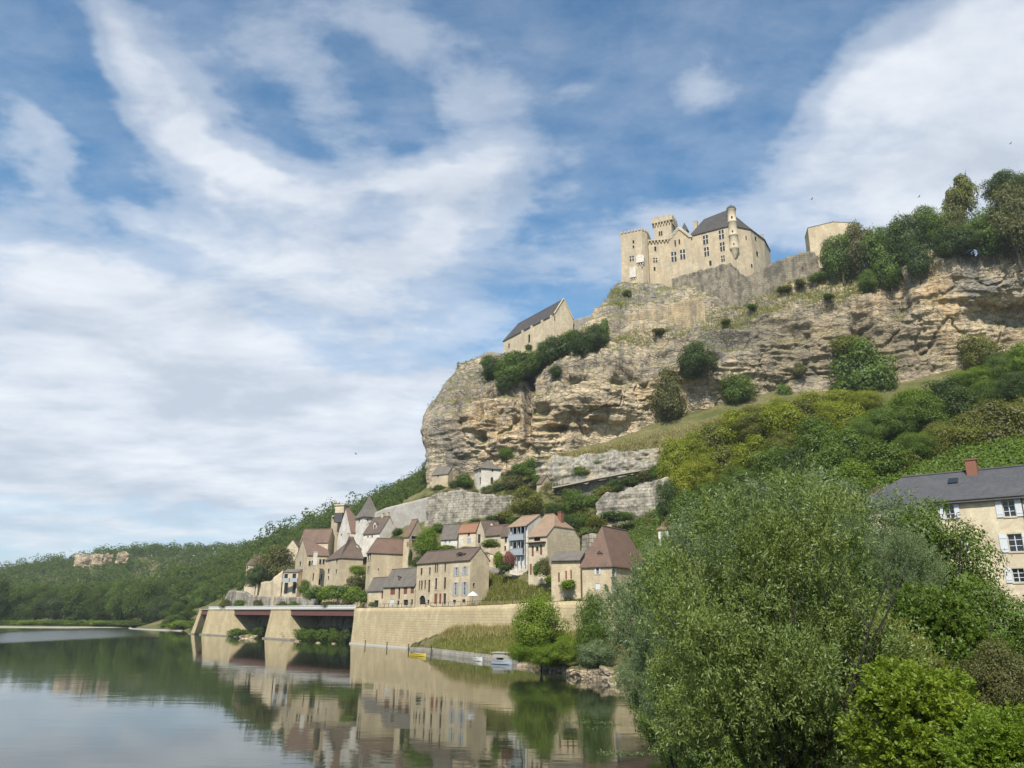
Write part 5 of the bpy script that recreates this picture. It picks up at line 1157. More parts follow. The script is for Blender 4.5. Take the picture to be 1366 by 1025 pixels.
# ------------------------------------------------------------------ boats and riverside things
def hull(name, label, cat, px, py, L_, wd, ht, ang, mat, mats, seats=2, Yz=0.0):
    c_ = G(px, py, 0.0); r_ = empty(name, (c_[0], c_[1], 0), label, cat)
    ca, sa = math.cos(rad(ang)), math.sin(rad(ang)); ax = np.array([ca, sa, 0]); ay = np.array([-sa, ca, 0]); N = 16
    def sec(q, inner=0):
        w_ = wd / 2 * max(0.02, (1 - abs(q) ** 2.6)) if q > 0 else wd / 2 * (1 - .35 * abs(q) ** 2.2); w_ -= inner; w_ = max(w_, .01)
        sheer = ht * (1 + .35 * max(q, 0) ** 2 + .1 * q * q); bot = -.12 + .25 * ht * max(q, 0) ** 3 + inner
        return [(-w_, sheer), (-w_ * .82, bot + .3 * (sheer - bot)), (-w_ * .45, bot), (w_ * .45, bot), (w_ * .82, bot + .3 * (sheer - bot)), (w_, sheer)]
    for inner, nm in ((0, 'hull'), (.05, 'lining')):
        m_ = MB(); vs = []; fs = []
        for i in range(N + 1):
            q = -1 + 2 * i / N
            for (a, z) in sec(q, inner): vs.append(c_ * [1, 1, 0] + ax * q * (L_ / 2 - inner) + ay * a + UP * z)
        for i in range(N):
            for j in range(5): fs.append((6 * i + j, 6 * i + j + 1, 6 * i + 6 + j + 1, 6 * i + 6 + j))
        fs.append(tuple(range(6))); m_.add(vs, fs); m_.build(nm, mat if inner == 0 else mats, r_)
    g = MB()
    for s_ in (0, 5):
        pth = [c_ * [1, 1, 0] + ax * (-1 + 2 * i / N) * L_ / 2 + ay * sec(-1 + 2 * i / N)[s_][0] + UP * sec(-1 + 2 * i / N)[s_][1] for i in range(N + 1)]
        g.tube(pth, [.035] * len(pth), 5)
    g.build('gunwale', mat, r_)
    for i in range(seats):
        s_ = MB(); q = -.5 + i * .8 / max(1, seats - 1) if seats > 1 else -.1; s_.box(c_ * [1, 1, 0] + ax * q * L_ / 2 + UP * ht * .72, ax * .13, ay * wd * .42, UP * .02); s_.build('seat', M['wood_dark'], r_)
    return r_
hull('flat_boat', 'yellow flat-bottomed boat moored at the tip of the landing quay', 'boat', 558, 875.5, 3.9, 1.2, .38, -42, M['yellow'], M['wood_dark'], 3)
hull('rowing_boat', 'small white rowing boat alongside the landing quay', 'boat', 638, 882.0, 2.4, 1.1, .45, -55, M['white'], M['boat_grey'], 2)
hull('rowing_boat', 'grey-blue rowing boat moored near the trees', 'boat', 670, 886.5, 3.3, 1.3, .5, -35, M['boat_grey'], M['wood_dark'], 2)
p = P(673, 866, 124.5); k = MB(); k.box(p * [1, 1, 0] + UP * 1.0, (1.35, -.3, .0), (.35, 1.1, 0), (0, 0, .32)); k.box(p * [1, 1, 0] + UP * 1.38, (1.5, -.35, .0), (.4, 1.25, 0), (0, 0, .07))
tag(k.build('stone_trough', M['concrete']), 'grey slab-topped stone block on the landing quay', 'stone block')
k = MB()
for x, y in ((487, 862), (516, 865), (545, 868), (575, 872)):
    q = G(x, y, 0); k = MB(); k.tube([q - UP * 1, q + UP * 1.15], [.11, .09], 7); k.tube([q + UP * 1.1, q + UP * 1.25], [.15, .13], 7)
    o = k.build('mooring_post', M['bark_dark']); tag(o, 'dark mooring post standing in the water before the quay wall', 'post', 'mooring posts before the quay wall')

# rocks
def rock(px, py, Y, s_, seed, mat, label, cat='rock', group=None, flatn=.6, sink=.3):
    n1, n2 = 28, 18; th = np.linspace(0, 2 * np.pi, n1, endpoint=False); ph = np.linspace(.02, np.pi - .02, n2)
    T_, Pp = np.meshgrid(th, ph); d = np.stack([np.cos(T_) * np.sin(Pp), np.sin(T_) * np.sin(Pp), np.cos(Pp)], -1)
    r_ = 1 + fbm(d * 1.6 + seed * 3.1, 4, .6) * .75; d2 = np.sign(d) * np.abs(d) ** .75; v = d2 * r_[..., None] * s_ * np.array([1.2, .9, flatn]); v[..., 2] += np.round(v[..., 2] / (s_ * .22)) * s_ * .06
    f = []
    for i in range(n2 - 1):
        for j in range(n1): f.append((i * n1 + j, (i + 1) * n1 + j, (i + 1) * n1 + (j + 1) % n1, i * n1 + (j + 1) % n1))
    c_ = P(px, py, Y) if Y else G(px, py, 0); me = np_mesh('rock', v.reshape(-1, 3), np.array(f), mat); o = link('rock', me); o.location = (c_[0], c_[1], c_[2] + s_ * flatn * (1 - sink) * .5 if Y else s_ * flatn * .25)
    tag(o, label, cat, group)
RG = 'pale boulders at the waterline under the bright trees'
for i, (x, y, s_) in enumerate([(732, 893, .9), (745, 897, 1.1), (760, 899, .8), (775, 902, 1.2), (790, 905, 1.4), (806, 905, 1.3), (818, 908, 1.5), (800, 897, 1.3), (832, 915, 1.2), (720, 889, .8), (700, 889, .7)]):
    rock(x, y, 0, s_, i + 1, M['rock'] if 'rock' in M else M['cliff'], 'pale boulder at the waterline under the bright trees', group=RG)
for i, (x, y, s_) in enumerate([(331, 852, 2.4), (398, 856, .8), (424, 858, .6), (446, 859, .6)]):
    rock(x, y, 0, s_ * .8, i + 20, M['cliff'], ['long pale rock lying in the water between the two stone piers', 'pale stone at the waterline nearest the second pier', 'pale stone at the waterline midway along the longer opening', 'pale stone at the waterline near the quay wall'][i], flatn=.35)

# ------------------------------------------------------------------ vegetation
rng = np.random.RandomState(11)
def leaf_quads(c, n, L_, W_, rs, fold=True):
    """c (N,3) centres, n (N,3) normals; pointed leaf quads"""
    N = len(c); t_ = rs.normal(size=(N, 3)); t_ -= n * (t_ * n).sum(1, keepdims=True); t_ /= np.linalg.norm(t_, axis=1, keepdims=True) + 1e-9
    b = np.cross(n, t_); L_ = np.asarray(L_).reshape(-1, 1) * (0.7 + 0.6 * rs.rand(N, 1)); W_ = np.asarray(W_).reshape(-1, 1) * (0.7 + 0.6 * rs.rand(N, 1))
    v = np.stack([c - t_ * L_ / 2, c + b * W_ / 2 - t_ * L_ * .05, c + t_ * L_ / 2 - n * L_ * .12, c - b * W_ / 2 - t_ * L_ * .05], 1)
    return v.reshape(-1, 3), np.arange(N * 4).reshape(-1, 4)

def crown_pts(seed, nblob, nleaf, shape='round', rb=.26, low=.12):
    """crown of unit width and unit height: base z=0, top z=1"""
    rs = np.random.RandomState(seed); out_c = []; out_n = []
    B = []
    while len(B) < nblob:
        d = unit(rs.normal(size=3)); r_ = rs.rand() ** .45 * float(np.clip(.72 + .56 * vnoise((d * 1.5 + seed * 1.7)[None])[0], .7, 1.12))
        p = d * r_ * np.array([.5, .5, .5]) * (1 - rb * .9)
        if shape == 'cone':
            z = p[2] + .5; p[:2] *= (1.25 - z * 1.0)
        if shape == 'bush' and p[2] < -.3: continue
        if shape == 'flat': p[2] = p[2] * .8
        B.append((p, rb * (.55 + .75 * rs.rand()) * (1 if shape != 'cone' else (1.15 - (p[2] + .5) * .7))))
    wts = np.array([b[1] ** 2 for b in B]); wts /= wts.sum()
    for (p, r_), w_ in zip(B, wts):
        n = int(nleaf * w_) + 3; d = unit(rs.normal(size=(n, 3)) + np.array([0, 0, .35])); rad_ = r_ * (.45 + .55 * rs.rand(n, 1) ** .45) * (1 + .35 * (rs.rand(n, 1) ** 6))
        c = p + d * rad_ * np.array([1, 1, .82]); out_c.append(c); out_n.append(unit(d + unit(p)[None] * .25 + rs.normal(size=(n, 3)) * .42 + np.array([0, 0, .15])))
    c = np.concatenate(out_c); n = np.concatenate(out_n); c[:, 2] += .5; return c, n, B
_cr = {}
def crown_mesh(key, seed, nblob, nleaf, leaf, shape='round', rb=.26, asp=.55):
    if key in _cr: return _cr[key]
    c, n, B = crown_pts(seed, nblob, nleaf, shape, rb); rs = np.random.RandomState(seed + 1)
    v, f = leaf_quads(c, n, leaf, leaf * asp, rs)
    me = np_mesh('crown', v, f, F['green']); _cr[key] = me; return me
def trunk_mesh(key, seed, h0, nlimb, r0, spread=.3):
    if key in _cr: return _cr[key]
    rs = np.random.RandomState(seed); m_ = MB()
    pth = [np.array([0, 0, -.12]), np.array([.01, .0, h0 * .5]), np.array([rs.normal() * .02, rs.normal() * .02, h0]), np.array([rs.normal() * .04, rs.normal() * .04, .6]), np.array([rs.normal() * .05, rs.normal() * .05, .85])]
    m_.tube(pth, [r0 * 1.25, r0, r0 * .85, r0 * .5, r0 * .15], 8)
    for i in range(nlimb):
        a = 6.283 * (i + rs.rand() * .5) / nlimb; z = h0 * (.8 + .5 * rs.rand()); d = np.array([math.cos(a), math.sin(a), 0])
        m_.tube([np.array([0, 0, z]), d * spread * .35 + UP * (z + .12), d * spread * (.8 + .3 * rs.rand()) + UP * (z + .25 + .15 * rs.rand()), d * spread * 1.15 + UP * (z + .42 + .1 * rs.rand())], [r0 * .55, r0 * .42, r0 * .25, r0 * .06], 6)
    o = m_.build('trunk', M['bark']); me = o.data; bpy.data.objects.remove(o); _cr[key] = me; return me

crown_mesh('A', 3, 46, 9000, .050, 'round', .22)
crown_mesh('B', 5, 60, 11000, .044, 'round', .18)
crown_mesh('C', 8, 40, 8000, .050, 'cone', .20)
crown_mesh('D', 12, 34, 6500, .060, 'flat', .26)
crown_mesh('S1', 21, 26, 3200, .085, 'bush', .28)
crown_mesh('S2', 25, 34, 4200, .075, 'bush', .24)
crown_mesh('H1', 31, 90, 26000, .026, 'round', .15)
crown_mesh('H2', 37, 110, 30000, .024, 'bush', .14)
crown_mesh('far', 41, 22, 900, .13, 'round', .26)
trunk_mesh('t1', 1, .28, 5, .030); trunk_mesh('t2', 2, .16, 6, .034, .36); trunk_mesh('t3', 4, .42, 4, .022, .24)

_ys = np.arange(30.0, 900.0, 1.0)
def ground_Y(px, py):
    d = ray(px, py); k = _ys / d[1]; z = HC + d[2] * k; g = height(d[0] * k, _ys); i = np.argmax(z < np.maximum(g, 0.0)); return float(_ys[i]) if (z < np.maximum(g, 0)).any() else None
_fc = CG2 - np.array([0, 0, HC]); _dep = _fc @ CF
_cx = 683 + FPX * (_fc @ CR) / _dep; _cy = 512.5 - FPX * (_fc @ CU) / _dep
def cliff_Y(px, py):
    m_ = (np.abs(_cx - px) < 2.5) & (np.abs(_cy - py) < 2.5)
    if not m_.any(): return None
    return float(CG2[..., 1][m_].min())
def plant(name, label, cat, px, pyb, Y, wpx, hpx, crown, mat, trunk=None, group=None, base=0.0, xyz=None, rot=None, depth=1.0, snap=None):
    """tree or shrub whose picture is wpx wide and hpx high standing at px, pyb, distance Y"""
    if snap == 'g':
        y2 = ground_Y(px, pyb)
        if y2 and abs(y2 - Y) < 0.5 * Y: Y = y2
    elif snap == 'c':
        y2 = cliff_Y(px, pyb - hpx * .25)
        if y2 and abs(y2 - Y) < 40: Y = y2 - .2 * wpx * Y / FPX
    p = P(px, pyb, Y) if xyz is None else np.array(xyz); k = Y / FPX; w_ = wpx * k * 1.04; h_ = P(px, pyb - hpx, Y)[2] - P(px, pyb, Y)[2]
    rz = rng.rand() * 6.28 if rot is None else rot
    if trunk:
        r_ = empty(name, p, label, cat, group)
        c = link('crown', _cr[crown], r_); c.scale = (w_, w_ * depth, h_ * (1 - base)); c.location = (0, 0, h_ * base); c.rotation_euler[2] = rz
        c.material_slots[0].link = 'OBJECT'; c.material_slots[0].material = F[mat]
        t_ = link('trunk', _cr[trunk], r_); t_.scale = (w_ * .85, w_ * .85, h_); t_.rotation_euler[2] = rz
    else:
        c = link(name, _cr[crown]); c.location = p; c.scale = (w_, w_ * depth, h_); c.rotation_euler[2] = rz
        c.material_slots[0].link = 'OBJECT'; c.material_slots[0].material = F[mat]; tag(c, label, cat, group)
    return c

def many(name, label, cat, group, crowns, mats, lst, trunk=None, base=0.0, snap=None):
    for i, (px, py, Y, w_, h_) in enumerate(lst):
        plant(name, label, cat, px, py, Y, w_, h_, crowns[i % len(crowns)], mats[(i * 7 + i // 3) % len(mats)], trunk, group, base, snap=snap)

# individual trees of the village and cliff
T = plant
T('round_tree', 'round tree, yellow on top and green below, among the village roofs', 'tree', 569, 752, 200, 40, 44, 'B', 'bright', 't1', base=.12)
T('large_tree', 'big brownish tree in front of the small house at the village end', 'tree', 366, 790, 300, 64, 58, 'B', 'brownish', 't2', base=.05)
T('slender_tree', 'slim dark tree at the left end of the old grey wall', 'tree', 340, 792, 290, 30, 42, 'C', 'dark', 't3', base=.12)
T('shrub', 'leafy shrub with upright stems before the loggia house', 'shrub', 405, 795, 238, 14, 22, 'S1', 'green')
many('hedge_bush', 'rounded green bush along the terrace left of the low stone row', 'bush', 'bushes on the terrace by the low stone row', ['S1', 'S2'], ['green', 'bright', 'green'], [(420, 803, 224, 26, 22), (436, 803, 219, 28, 24), (454, 804, 214, 30, 24), (470, 806, 208, 28, 26), (483, 807, 204, 20, 20)])
many('hedge_bush', 'low greyish bush behind the white balustrade', 'bush', 'low bushes behind the white balustrade', ['S1'], ['brownish', 'green'], [(300, 813, 262, 14, 14), (318, 812, 258, 16, 12), (344, 812, 250, 12, 12), (376, 812, 240, 12, 10), (391, 812, 236, 12, 10), (440, 812, 212, 22, 10), (462, 811, 208, 18, 12), (497, 811, 196, 9, 8)])
T('climbing_plant', 'pale green creeper on the wall left of the tower-like house', 'creeper', 477, 770, 216, 20, 16, 'S1', 'bright')
T('dark_shrub', 'dark ivy shrub hanging below the pale creeper', 'shrub', 474, 792, 214, 22, 28, 'S2', 'brownish')
T('cypress', 'narrow dark cypress between the tower-like house and the round tree', 'tree', 547, 756, 200, 7, 26, 'C', 'dark')
T('terrace_hedge', 'flat clipped hedge below the slate-roofed white house', 'hedge', 596, 736, 188, 22, 10, 'S2', 'bright')
T('shrub', 'dark shrub under the round tree', 'shrub', 560, 758, 195, 26, 16, 'S1', 'dark')
T('small_shrub', 'small bright shrub on the terrace under the orange roof', 'shrub', 622, 737, 184, 18, 8, 'S1', 'green')
T('terrace_plants', 'leafy plants on the terrace below the wide brown roof', 'plants', 655, 733, 172, 22, 14, 'S1', 'green')
T('green_shrub', 'bright green shrub beside the pink flowering one at the glazed balconies', 'shrub', 665, 758, 163, 14, 24, 'S2', 'bright')
T('flowering_shrub', 'pink flowering shrub at the foot of the glazed balconies', 'shrub', 679, 759, 157, 17, 26, 'S2', 'pink')
T('dark_shrub', 'dark leafy shrub below the pink blossom', 'shrub', 675, 764, 158, 22, 16, 'S1', 'dark')
T('climbing_plant', 'dark green climber on the half-hipped house beside its red-brown door', 'creeper', 717, 771, 147, 12, 24, 'S2', 'green')
T('climbing_plant', 'taller olive climber at the corner of the half-hipped house', 'creeper', 727, 773, 145, 14, 30, 'S1', 'brownish')
T('clipped_bush', 'clipped yellow-green bush on the ramp, smaller and higher of two', 'bush', 734, 779, 143, 18, 13, 'S2', 'bright')
T('clipped_bush', 'clipped yellow-green bush before the outbuilding, larger and lower of two', 'bush', 758, 788, 137, 26, 16, 'S2', 'bright')
T('pale_tree', 'pale olive tree on the terrace right of the rubble wall', 'tree', 700, 696, 206, 50, 44, 'B', 'olive', 't1', base=.06)
T('round_tree', 'round green tree under the cliff walkway', 'tree', 768, 690, 196, 36, 38, 'A', 'green', 't1', base=.1)
T('dark_tree', 'dark bushy tree between the pale tree and the walkway', 'tree', 744, 694, 200, 40, 24, 'A', 'dark', 't2', base=.02)
T('umbrella_tree', 'small umbrella-shaped tree at the cliff foot above the dovecote', 'tree', 676, 622, 242, 23, 25, 'A', 'green', 't3', base=.3)
T('small_tree', 'green tree right of the umbrella-shaped one at the cliff foot', 'tree', 708, 645, 228, 26, 34, 'A', 'green', 't1', base=.15)
T('cypress', 'thin dark cypress on the skyline of the far slope', 'tree', 541, 668, 330, 5, 14, 'C', 'dark', snap='g')
T('leaning_tree', 'dark evergreen tree beside the ochre hut at the cliff nose', 'tree', 570, 650, 268, 20, 36, 'B', 'dark', 't2', base=.05)
many('slope_bush', 'rounded bush on the terrace around the dovecote', 'bush', 'bushes around the dovecote', ['S1', 'S2'], ['green', 'dark', 'brownish'], [(620, 652, 250, 24, 20), (607, 654, 252, 18, 14), (655, 665, 240, 22, 16), (668, 660, 238, 24, 18), (686, 655, 234, 28, 20), (697, 636, 234, 30, 20), (690, 668, 228, 26, 14), (650, 668, 240, 18, 22), (585, 657, 256, 20, 10), (717, 650, 222, 18, 20), (660, 676, 232, 24, 10)])
many('ledge_bush', 'leafy bush rooted on the ledges below the walkway', 'bush', 'bushes on the ledges below the walkway', ['S1', 'S2', 'A'], ['green', 'brownish', 'dark', 'olive'],
     [(790, 680, 192, 24, 20), (805, 668, 196, 30, 22), (822, 660, 196, 26, 22), (842, 652, 196, 24, 16), (860, 645, 195, 28, 20), (878, 640, 192, 24, 20), (775, 705, 178, 30, 20), (795, 708, 174, 30, 22), (760, 712, 172, 32, 26), (815, 700, 176, 34, 18), (745, 705, 178, 20, 16), (835, 696, 174, 24, 14), (730, 702, 180, 18, 12), (850, 668, 182, 14, 12), (884, 668, 178, 18, 30), (872, 656, 184, 14, 12), (840, 622, 210, 20, 8), (800, 626, 214, 26, 12), (775, 636, 213, 20, 14)])
# evergreen masses on the cliff under the chapel and at its top
many('cliff_tree', 'dark evergreen bush clinging to the cliff edge below the chapel', 'bush', 'evergreens on the cliff edge below the chapel', ['A', 'B', 'S2'], ['dark', 'green', 'dark'],
     [(660, 508, 262, 40, 34), (680, 515, 260, 40, 40), (700, 510, 262, 34, 34), (715, 500, 264, 34, 32), (735, 490, 266, 40, 38), (755, 480, 266, 36, 36), (775, 475, 268, 34, 36), (795, 470, 268, 34, 36), (806, 462, 270, 20, 40), (725, 470, 270, 20, 14), (650, 492, 264, 20, 16), (690, 495, 262, 40, 30), (765, 462, 272, 34, 22), (672, 525, 256, 24, 24), (705, 470, 272, 10, 12), (742, 503, 262, 20, 16)], snap='c')
T('cliff_bush', 'round dark bush on the cliff face below the rampart', 'bush', 931, 505, 238, 52, 46, 'B', 'dark', snap='c')
T('cliff_tree', 'dark spreading tree leaning from the grassy ledge at the cliff foot', 'tree', 894, 578, 232, 54, 82, 'B', 'brownish', 't2', base=.08, snap='c')
T('cliff_bush', 'bright green bush at the cliff foot', 'bush', 986, 541, 232, 48, 42, 'A', 'green', snap='c')
T('cliff_bush', 'slim green bush at the cliff foot right of the bright one', 'bush', 1048, 537, 230, 24, 28, 'S2', 'green', snap='c')
T('cliff_bush', 'small brown dry bush on the cliff face', 'bush', 1066, 505, 234, 18, 22, 'S1', 'brownish', snap='c')
T('cliff_tree', 'large green tree at the cliff foot with a broad crown', 'tree', 1158, 552, 212, 84, 92, 'B', 'green', 't1', base=.04, snap='c')
T('cliff_bush', 'greyish bush just above the large cliff-foot tree', 'bush', 1130, 476, 222, 40, 32, 'S2', 'olive', snap='c')
T('cliff_tree', 'thin pale tree under the right-hand cliff', 'tree', 1312, 497, 208, 50, 50, 'A', 'olive', 't1', base=.03, snap='c')
many('cliff_tree', 'bushy green tree on the cliff top right of the gate tower', 'tree', 'bushy trees on the cliff top', ['A', 'B'], ['green', 'dark', 'green', 'brownish'],
     [(1125, 372, 246, 46, 62), (1150, 370, 242, 50, 68), (1178, 366, 238, 50, 66), (1205, 358, 234, 46, 60), (1215, 350, 236, 56, 66), (1240, 330, 232, 46, 52), (1262, 330, 226, 50, 46), (1110, 366, 252, 30, 44), (1190, 385, 232, 40, 50), (1160, 392, 236, 30, 30), (1228, 372, 228, 40, 46)], 't1', .02, snap='c')
T('tall_tree', 'tall airy grey-green tree rising alone on the skyline of the cliff top', 'tree', 1290, 306, 232, 52, 78, 'C', 'olive', 't3', base=.12)
many('skyline_tree', 'dark tree mass at the top right edge of the cliff', 'tree', 'dark trees at the top right', ['B', 'H1', 'A'], ['dark', 'brownish', 'green'],
     [(1345, 270, 240, 60, 38), (1375, 275, 240, 60, 44), (1330, 345, 214, 70, 70), (1360, 350, 210, 80, 96), (1305, 335, 214, 54, 46), (1278, 345, 222, 54, 40), (1262, 342, 224, 30, 26), (1390, 350, 214, 70, 90), (1276, 322, 220, 36, 42), (1420, 340, 214, 80, 90)], 't1', .02, snap='c')
many('ledge_shrub', 'low scrub on the grassy strip below the rampart', 'shrub', 'scrub below the rampart', ['S1', 'S2'], ['olive', 'green', 'brownish', 'green'],
     [(968, 434, 250, 16, 9), (1003, 414, 250, 18, 9), (1046, 392, 250, 22, 10), (1068, 384, 250, 20, 12), (1092, 378, 250, 24, 14), (880, 446, 252, 22, 8), (836, 395, 284, 12, 8), (1105, 400, 244, 20, 8)], snap='c')
# hillside on the right
many('yellow_shrub', 'yellow-green flowering broom on the slope under the cliff', 'shrub', 'yellow-green broom on the slope', ['B', 'H2', 'A'], ['yellow', 'yellow', 'olive'],
     [(900, 660, 178, 50, 70), (925, 640, 182, 60, 64), (955, 620, 186, 60, 56), (985, 605, 188, 64, 54), (1015, 598, 190, 64, 56), (1045, 590, 190, 64, 52), (1075, 585, 190, 64, 50), (1105, 583, 190, 60, 50), (1135, 585, 188, 50, 46), (910, 690, 168, 50, 60), (940, 665, 172, 60, 60), (975, 645, 174, 60, 54), (1010, 635, 176, 60, 50), (1050, 625, 178, 60, 50), (890, 640, 182, 24, 40), (1000, 580, 215, 50, 36), (1040, 568, 218, 54, 36), (1080, 560, 218, 54, 36), (1120, 556, 216, 54, 34), (1155, 556, 214, 50, 36), (960, 592, 210, 44, 30), (930, 606, 205, 40, 26)], snap='g')
many('slope_tree', 'leafy green tree in the dense wood on the slope above the country house', 'tree', 'trees on the slope above the country house', ['B', 'A', 'H2', 'H1'], ['green', 'dark', 'green', 'bright', 'green'],
     [(1090, 620, 172, 60, 60), (1130, 625, 165, 60, 56), (1170, 600, 170, 64, 54), (1205, 590, 175, 60, 50), (1240, 580, 178, 60, 50), (1280, 565, 180, 60, 46), (1320, 550, 182, 60, 44), (1360, 545, 182, 60, 50), (1220, 555, 190, 60, 34), (1260, 540, 195, 60, 34), (1300, 525, 200, 56, 34), (1340, 520, 200, 50, 46), (1375, 510, 202, 56, 50),
      (1030, 650, 160, 60, 54), (990, 680, 150, 60, 60), (950, 700, 145, 60, 60), (920, 730, 135, 60, 70), (1180, 640, 140, 64, 50), (1220, 625, 142, 60, 50), (1150, 610, 160, 56, 50), (1065, 660, 140, 60, 60), (1110, 655, 140, 60, 60), (1335, 500, 206, 40, 30), (1360, 490, 208, 40, 26), (896, 705, 160, 36, 60), (1140, 665, 125, 50, 50), (1040, 690, 130, 60, 60)], 't2', .02, snap='g')
many('olive_tree', 'broad olive-toned tree behind the slate roof of the country house', 'tree', 'olive-toned trees behind the slate roof', ['H1', 'H2', 'B'], ['olive', 'olive', 'brownish'],
     [(1250, 648, 122, 80, 70), (1290, 645, 122, 100, 92), (1335, 640, 122, 100, 100), (1375, 630, 122, 90, 100), (1265, 630, 135, 80, 70), (1205, 655, 118, 60, 50), (1320, 600, 140, 90, 60), (1420, 620, 125, 90, 100)], 't2', .02)
# trees on the bank in the middle
T('bank_tree', 'bright yellow-green tree on the bank in front of the quay wall', 'tree', 722, 893, 104, 84, 104, 'H1', 'lime', 't2', base=0)
T('bank_shrub', 'bright round shrub on the boulders right of the yellow-green tree', 'shrub', 757, 892, 99, 52, 44, 'H2', 'lime')
T('bank_tree', 'darker green tree between the bright tree and the willow', 'tree', 794, 893, 96, 54, 108, 'H1', 'green', 't2', base=.04)
T('bank_shrub', 'low dense shrub at the left foot of the yellow-green tree', 'shrub', 704, 892, 103, 50, 40, 'H2', 'bright')
T('bank_shrub', 'leafy shrub hiding the trunk of the yellow-green tree', 'shrub', 728, 896, 101, 46, 40, 'H2', 'bright')
T('bank_shrub', 'grey-green shrub at the foot of the darker bank tree', 'shrub', 795, 898, 93, 50, 46, 'H2', 'silver')
many('riverside_shrub', 'green shrub growing at the waterline under the road deck', 'shrub', 'shrubs at the waterline under the road deck', ['S2', 'A'], ['green', 'dark', 'green'],
     [(315, 853, 252, 22, 16), (345, 853, 246, 20, 18), (328, 851, 254, 24, 12), (390, 856, 228, 24, 20), (406, 857, 224, 26, 22), (420, 858, 221, 26, 22), (436, 859, 216, 26, 24), (450, 860, 212, 24, 24), (464, 861, 207, 20, 26), (270, 850, 278, 8, 14)])
# far wood: single trees along the far bank, then the mass behind
many('far_tree', 'broad tree standing on the far bank', 'tree', 'trees along the far bank', ['B', 'H2', 'H1'], ['far', 'green', 'far', 'dark'],
     [(235, 842, 345, 36, 36), (215, 838, 390, 40, 44), (250, 838, 360, 30, 26), (190, 836, 400, 46, 58), (160, 836, 410, 44, 66), (130, 836, 420, 46, 60), (100, 836, 420, 40, 54), (72, 836, 420, 46, 48), (45, 836, 420, 44, 58), (15, 836, 420, 46, 50), (-15, 836, 420, 46, 60), (205, 830, 430, 40, 60), (175, 830, 440, 40, 50), (145, 832, 430, 36, 40), (115, 833, 430, 38, 40),
      (240, 828, 430, 40, 50), (270, 825, 400, 40, 50), (295, 822, 400, 40, 56), (262, 812, 440, 36, 44), (320, 812, 410, 40, 50), (232, 810, 480, 40, 44), (60, 828, 460, 44, 44), (20, 826, 470, 44, 44), (90, 824, 470, 40, 44), (290, 806, 450, 40, 44)], 't2', .03)
many('bank_bush', 'low light green bush along the far waterline', 'bush', 'low bushes along the far waterline', ['S1'], ['green', 'bright', 'green'],
     [(x, 836.5, 392 + (i % 3) * 5, 22 + (i * 5) % 9, 9 + (i * 7) % 7) for i, x in enumerate(range(2, 200, 11))] + [(222, 839, 352, 20, 12), (240, 841, 336, 26, 14), (258, 841, 320, 18, 14)])
T('dark_tree', 'dark tree cut by the left edge of the picture', 'tree', -12, 840, 330, 40, 64, 'B', 'dark', 't2', base=.02)

def wood(name, label, poly, n, hmin, hmax, leaf, mat, seed, per=60, zoff=0):
    """a wood nobody could count: crowns scattered over the terrain inside an XY polygon, one object"""
    rs = np.random.RandomState(seed); poly = np.array(poly); x0, y0 = poly.min(0); x1, y1 = poly.max(0); pts = []
    while len(pts) < n:
        q = np.array([x0 + rs.rand() * (x1 - x0), y0 + rs.rand() * (y1 - y0)]); ins = False; j = len(poly) - 1
        for i in range(len(poly)):
            if (poly[i, 1] > q[1]) != (poly[j, 1] > q[1]) and q[0] < (poly[j, 0] - poly[i, 0]) * (q[1] - poly[i, 1]) / (poly[j, 1] - poly[i, 1]) + poly[i, 0]: ins = not ins
            j = i
        if ins: pts.append(q)
    pts = np.array(pts); z = height(pts[:, 0], pts[:, 1]); hh = hmin + (hmax - hmin) * rs.rand(n); V = []; Nn = []
    for (x, y), z_, h in zip(pts, z, hh):
        nb = 5
        for b in range(nb):
            c0 = np.array([x, y, z_ + h * .55]) + rs.normal(size=3) * np.array([h * .22, h * .22, h * .16]); r_ = h * (.22 + .14 * rs.rand()); m_ = per // nb
            d = unit(rs.normal(size=(m_, 3)) + np.array([0, -.25, .45])); V.append(c0 + d * r_ * (.75 + .3 * rs.rand(m_, 1))); Nn.append(unit(d + rs.normal(size=(m_, 3)) * .3))
    V = np.concatenate(V); Nn = np.concatenate(Nn); v, f = leaf_quads(V, Nn, leaf, leaf * .75, rs); me = np_mesh(name, v, f, mat)
    o = link(name, me); tag(o, label, 'wood', kind='stuff'); return o
wood('far_wood', 'dense green wood covering the far hill across the river', [(-700, 405), (-175, 420), (-120, 400), (-95, 420), (-60, 600), (-120, 760), (-200, 900), (-800, 900)], 2600, 9, 16, 1.5, F['far'], 5, 110)
wood('slope_wood', 'wooded slope rising behind the village roofs', [(-120, 345), (-95, 335), (-62, 302), (-30, 290), (-25, 380), (-40, 470), (-160, 560), (-190, 480)], 1300, 5, 9, 0.8, F['far'], 6, 130)
# pale rock faces showing through the far wood
for i, (x, y, w_, h_) in enumerate([(107, 748, 20, 12), (125, 746, 14, 12), (141, 745, 9, 9), (160, 744, 14, 11)]):
    c_ = P(x, y, 600); k = MB(); n = 9; vs = []; rs = np.random.RandomState(i)
    g = np.zeros((6, n, 3))
    for a in range(6):
        for b in range(n):
            g[a, b] = c_ + np.array([(b / (n - 1) - .5) * w_ * .7, rs.normal() * 1.2 - abs(b / (n - 1) - .5) * -8, (.5 - a / 5) * h_ * .75 + rs.normal() * .5])
    me = np_mesh('far_crag', g.reshape(-1, 3), grid_faces(6, n)[:, ::-1], M['cliff']); o = link('far_crag', me)
    tag(o, ['widest pale crag in the far wood, at its left end', 'second pale crag from the left in the far wood', 'smallest pale crag in the far wood', 'orange-tinted pale crag at the right end of the far row'][i], 'crag')
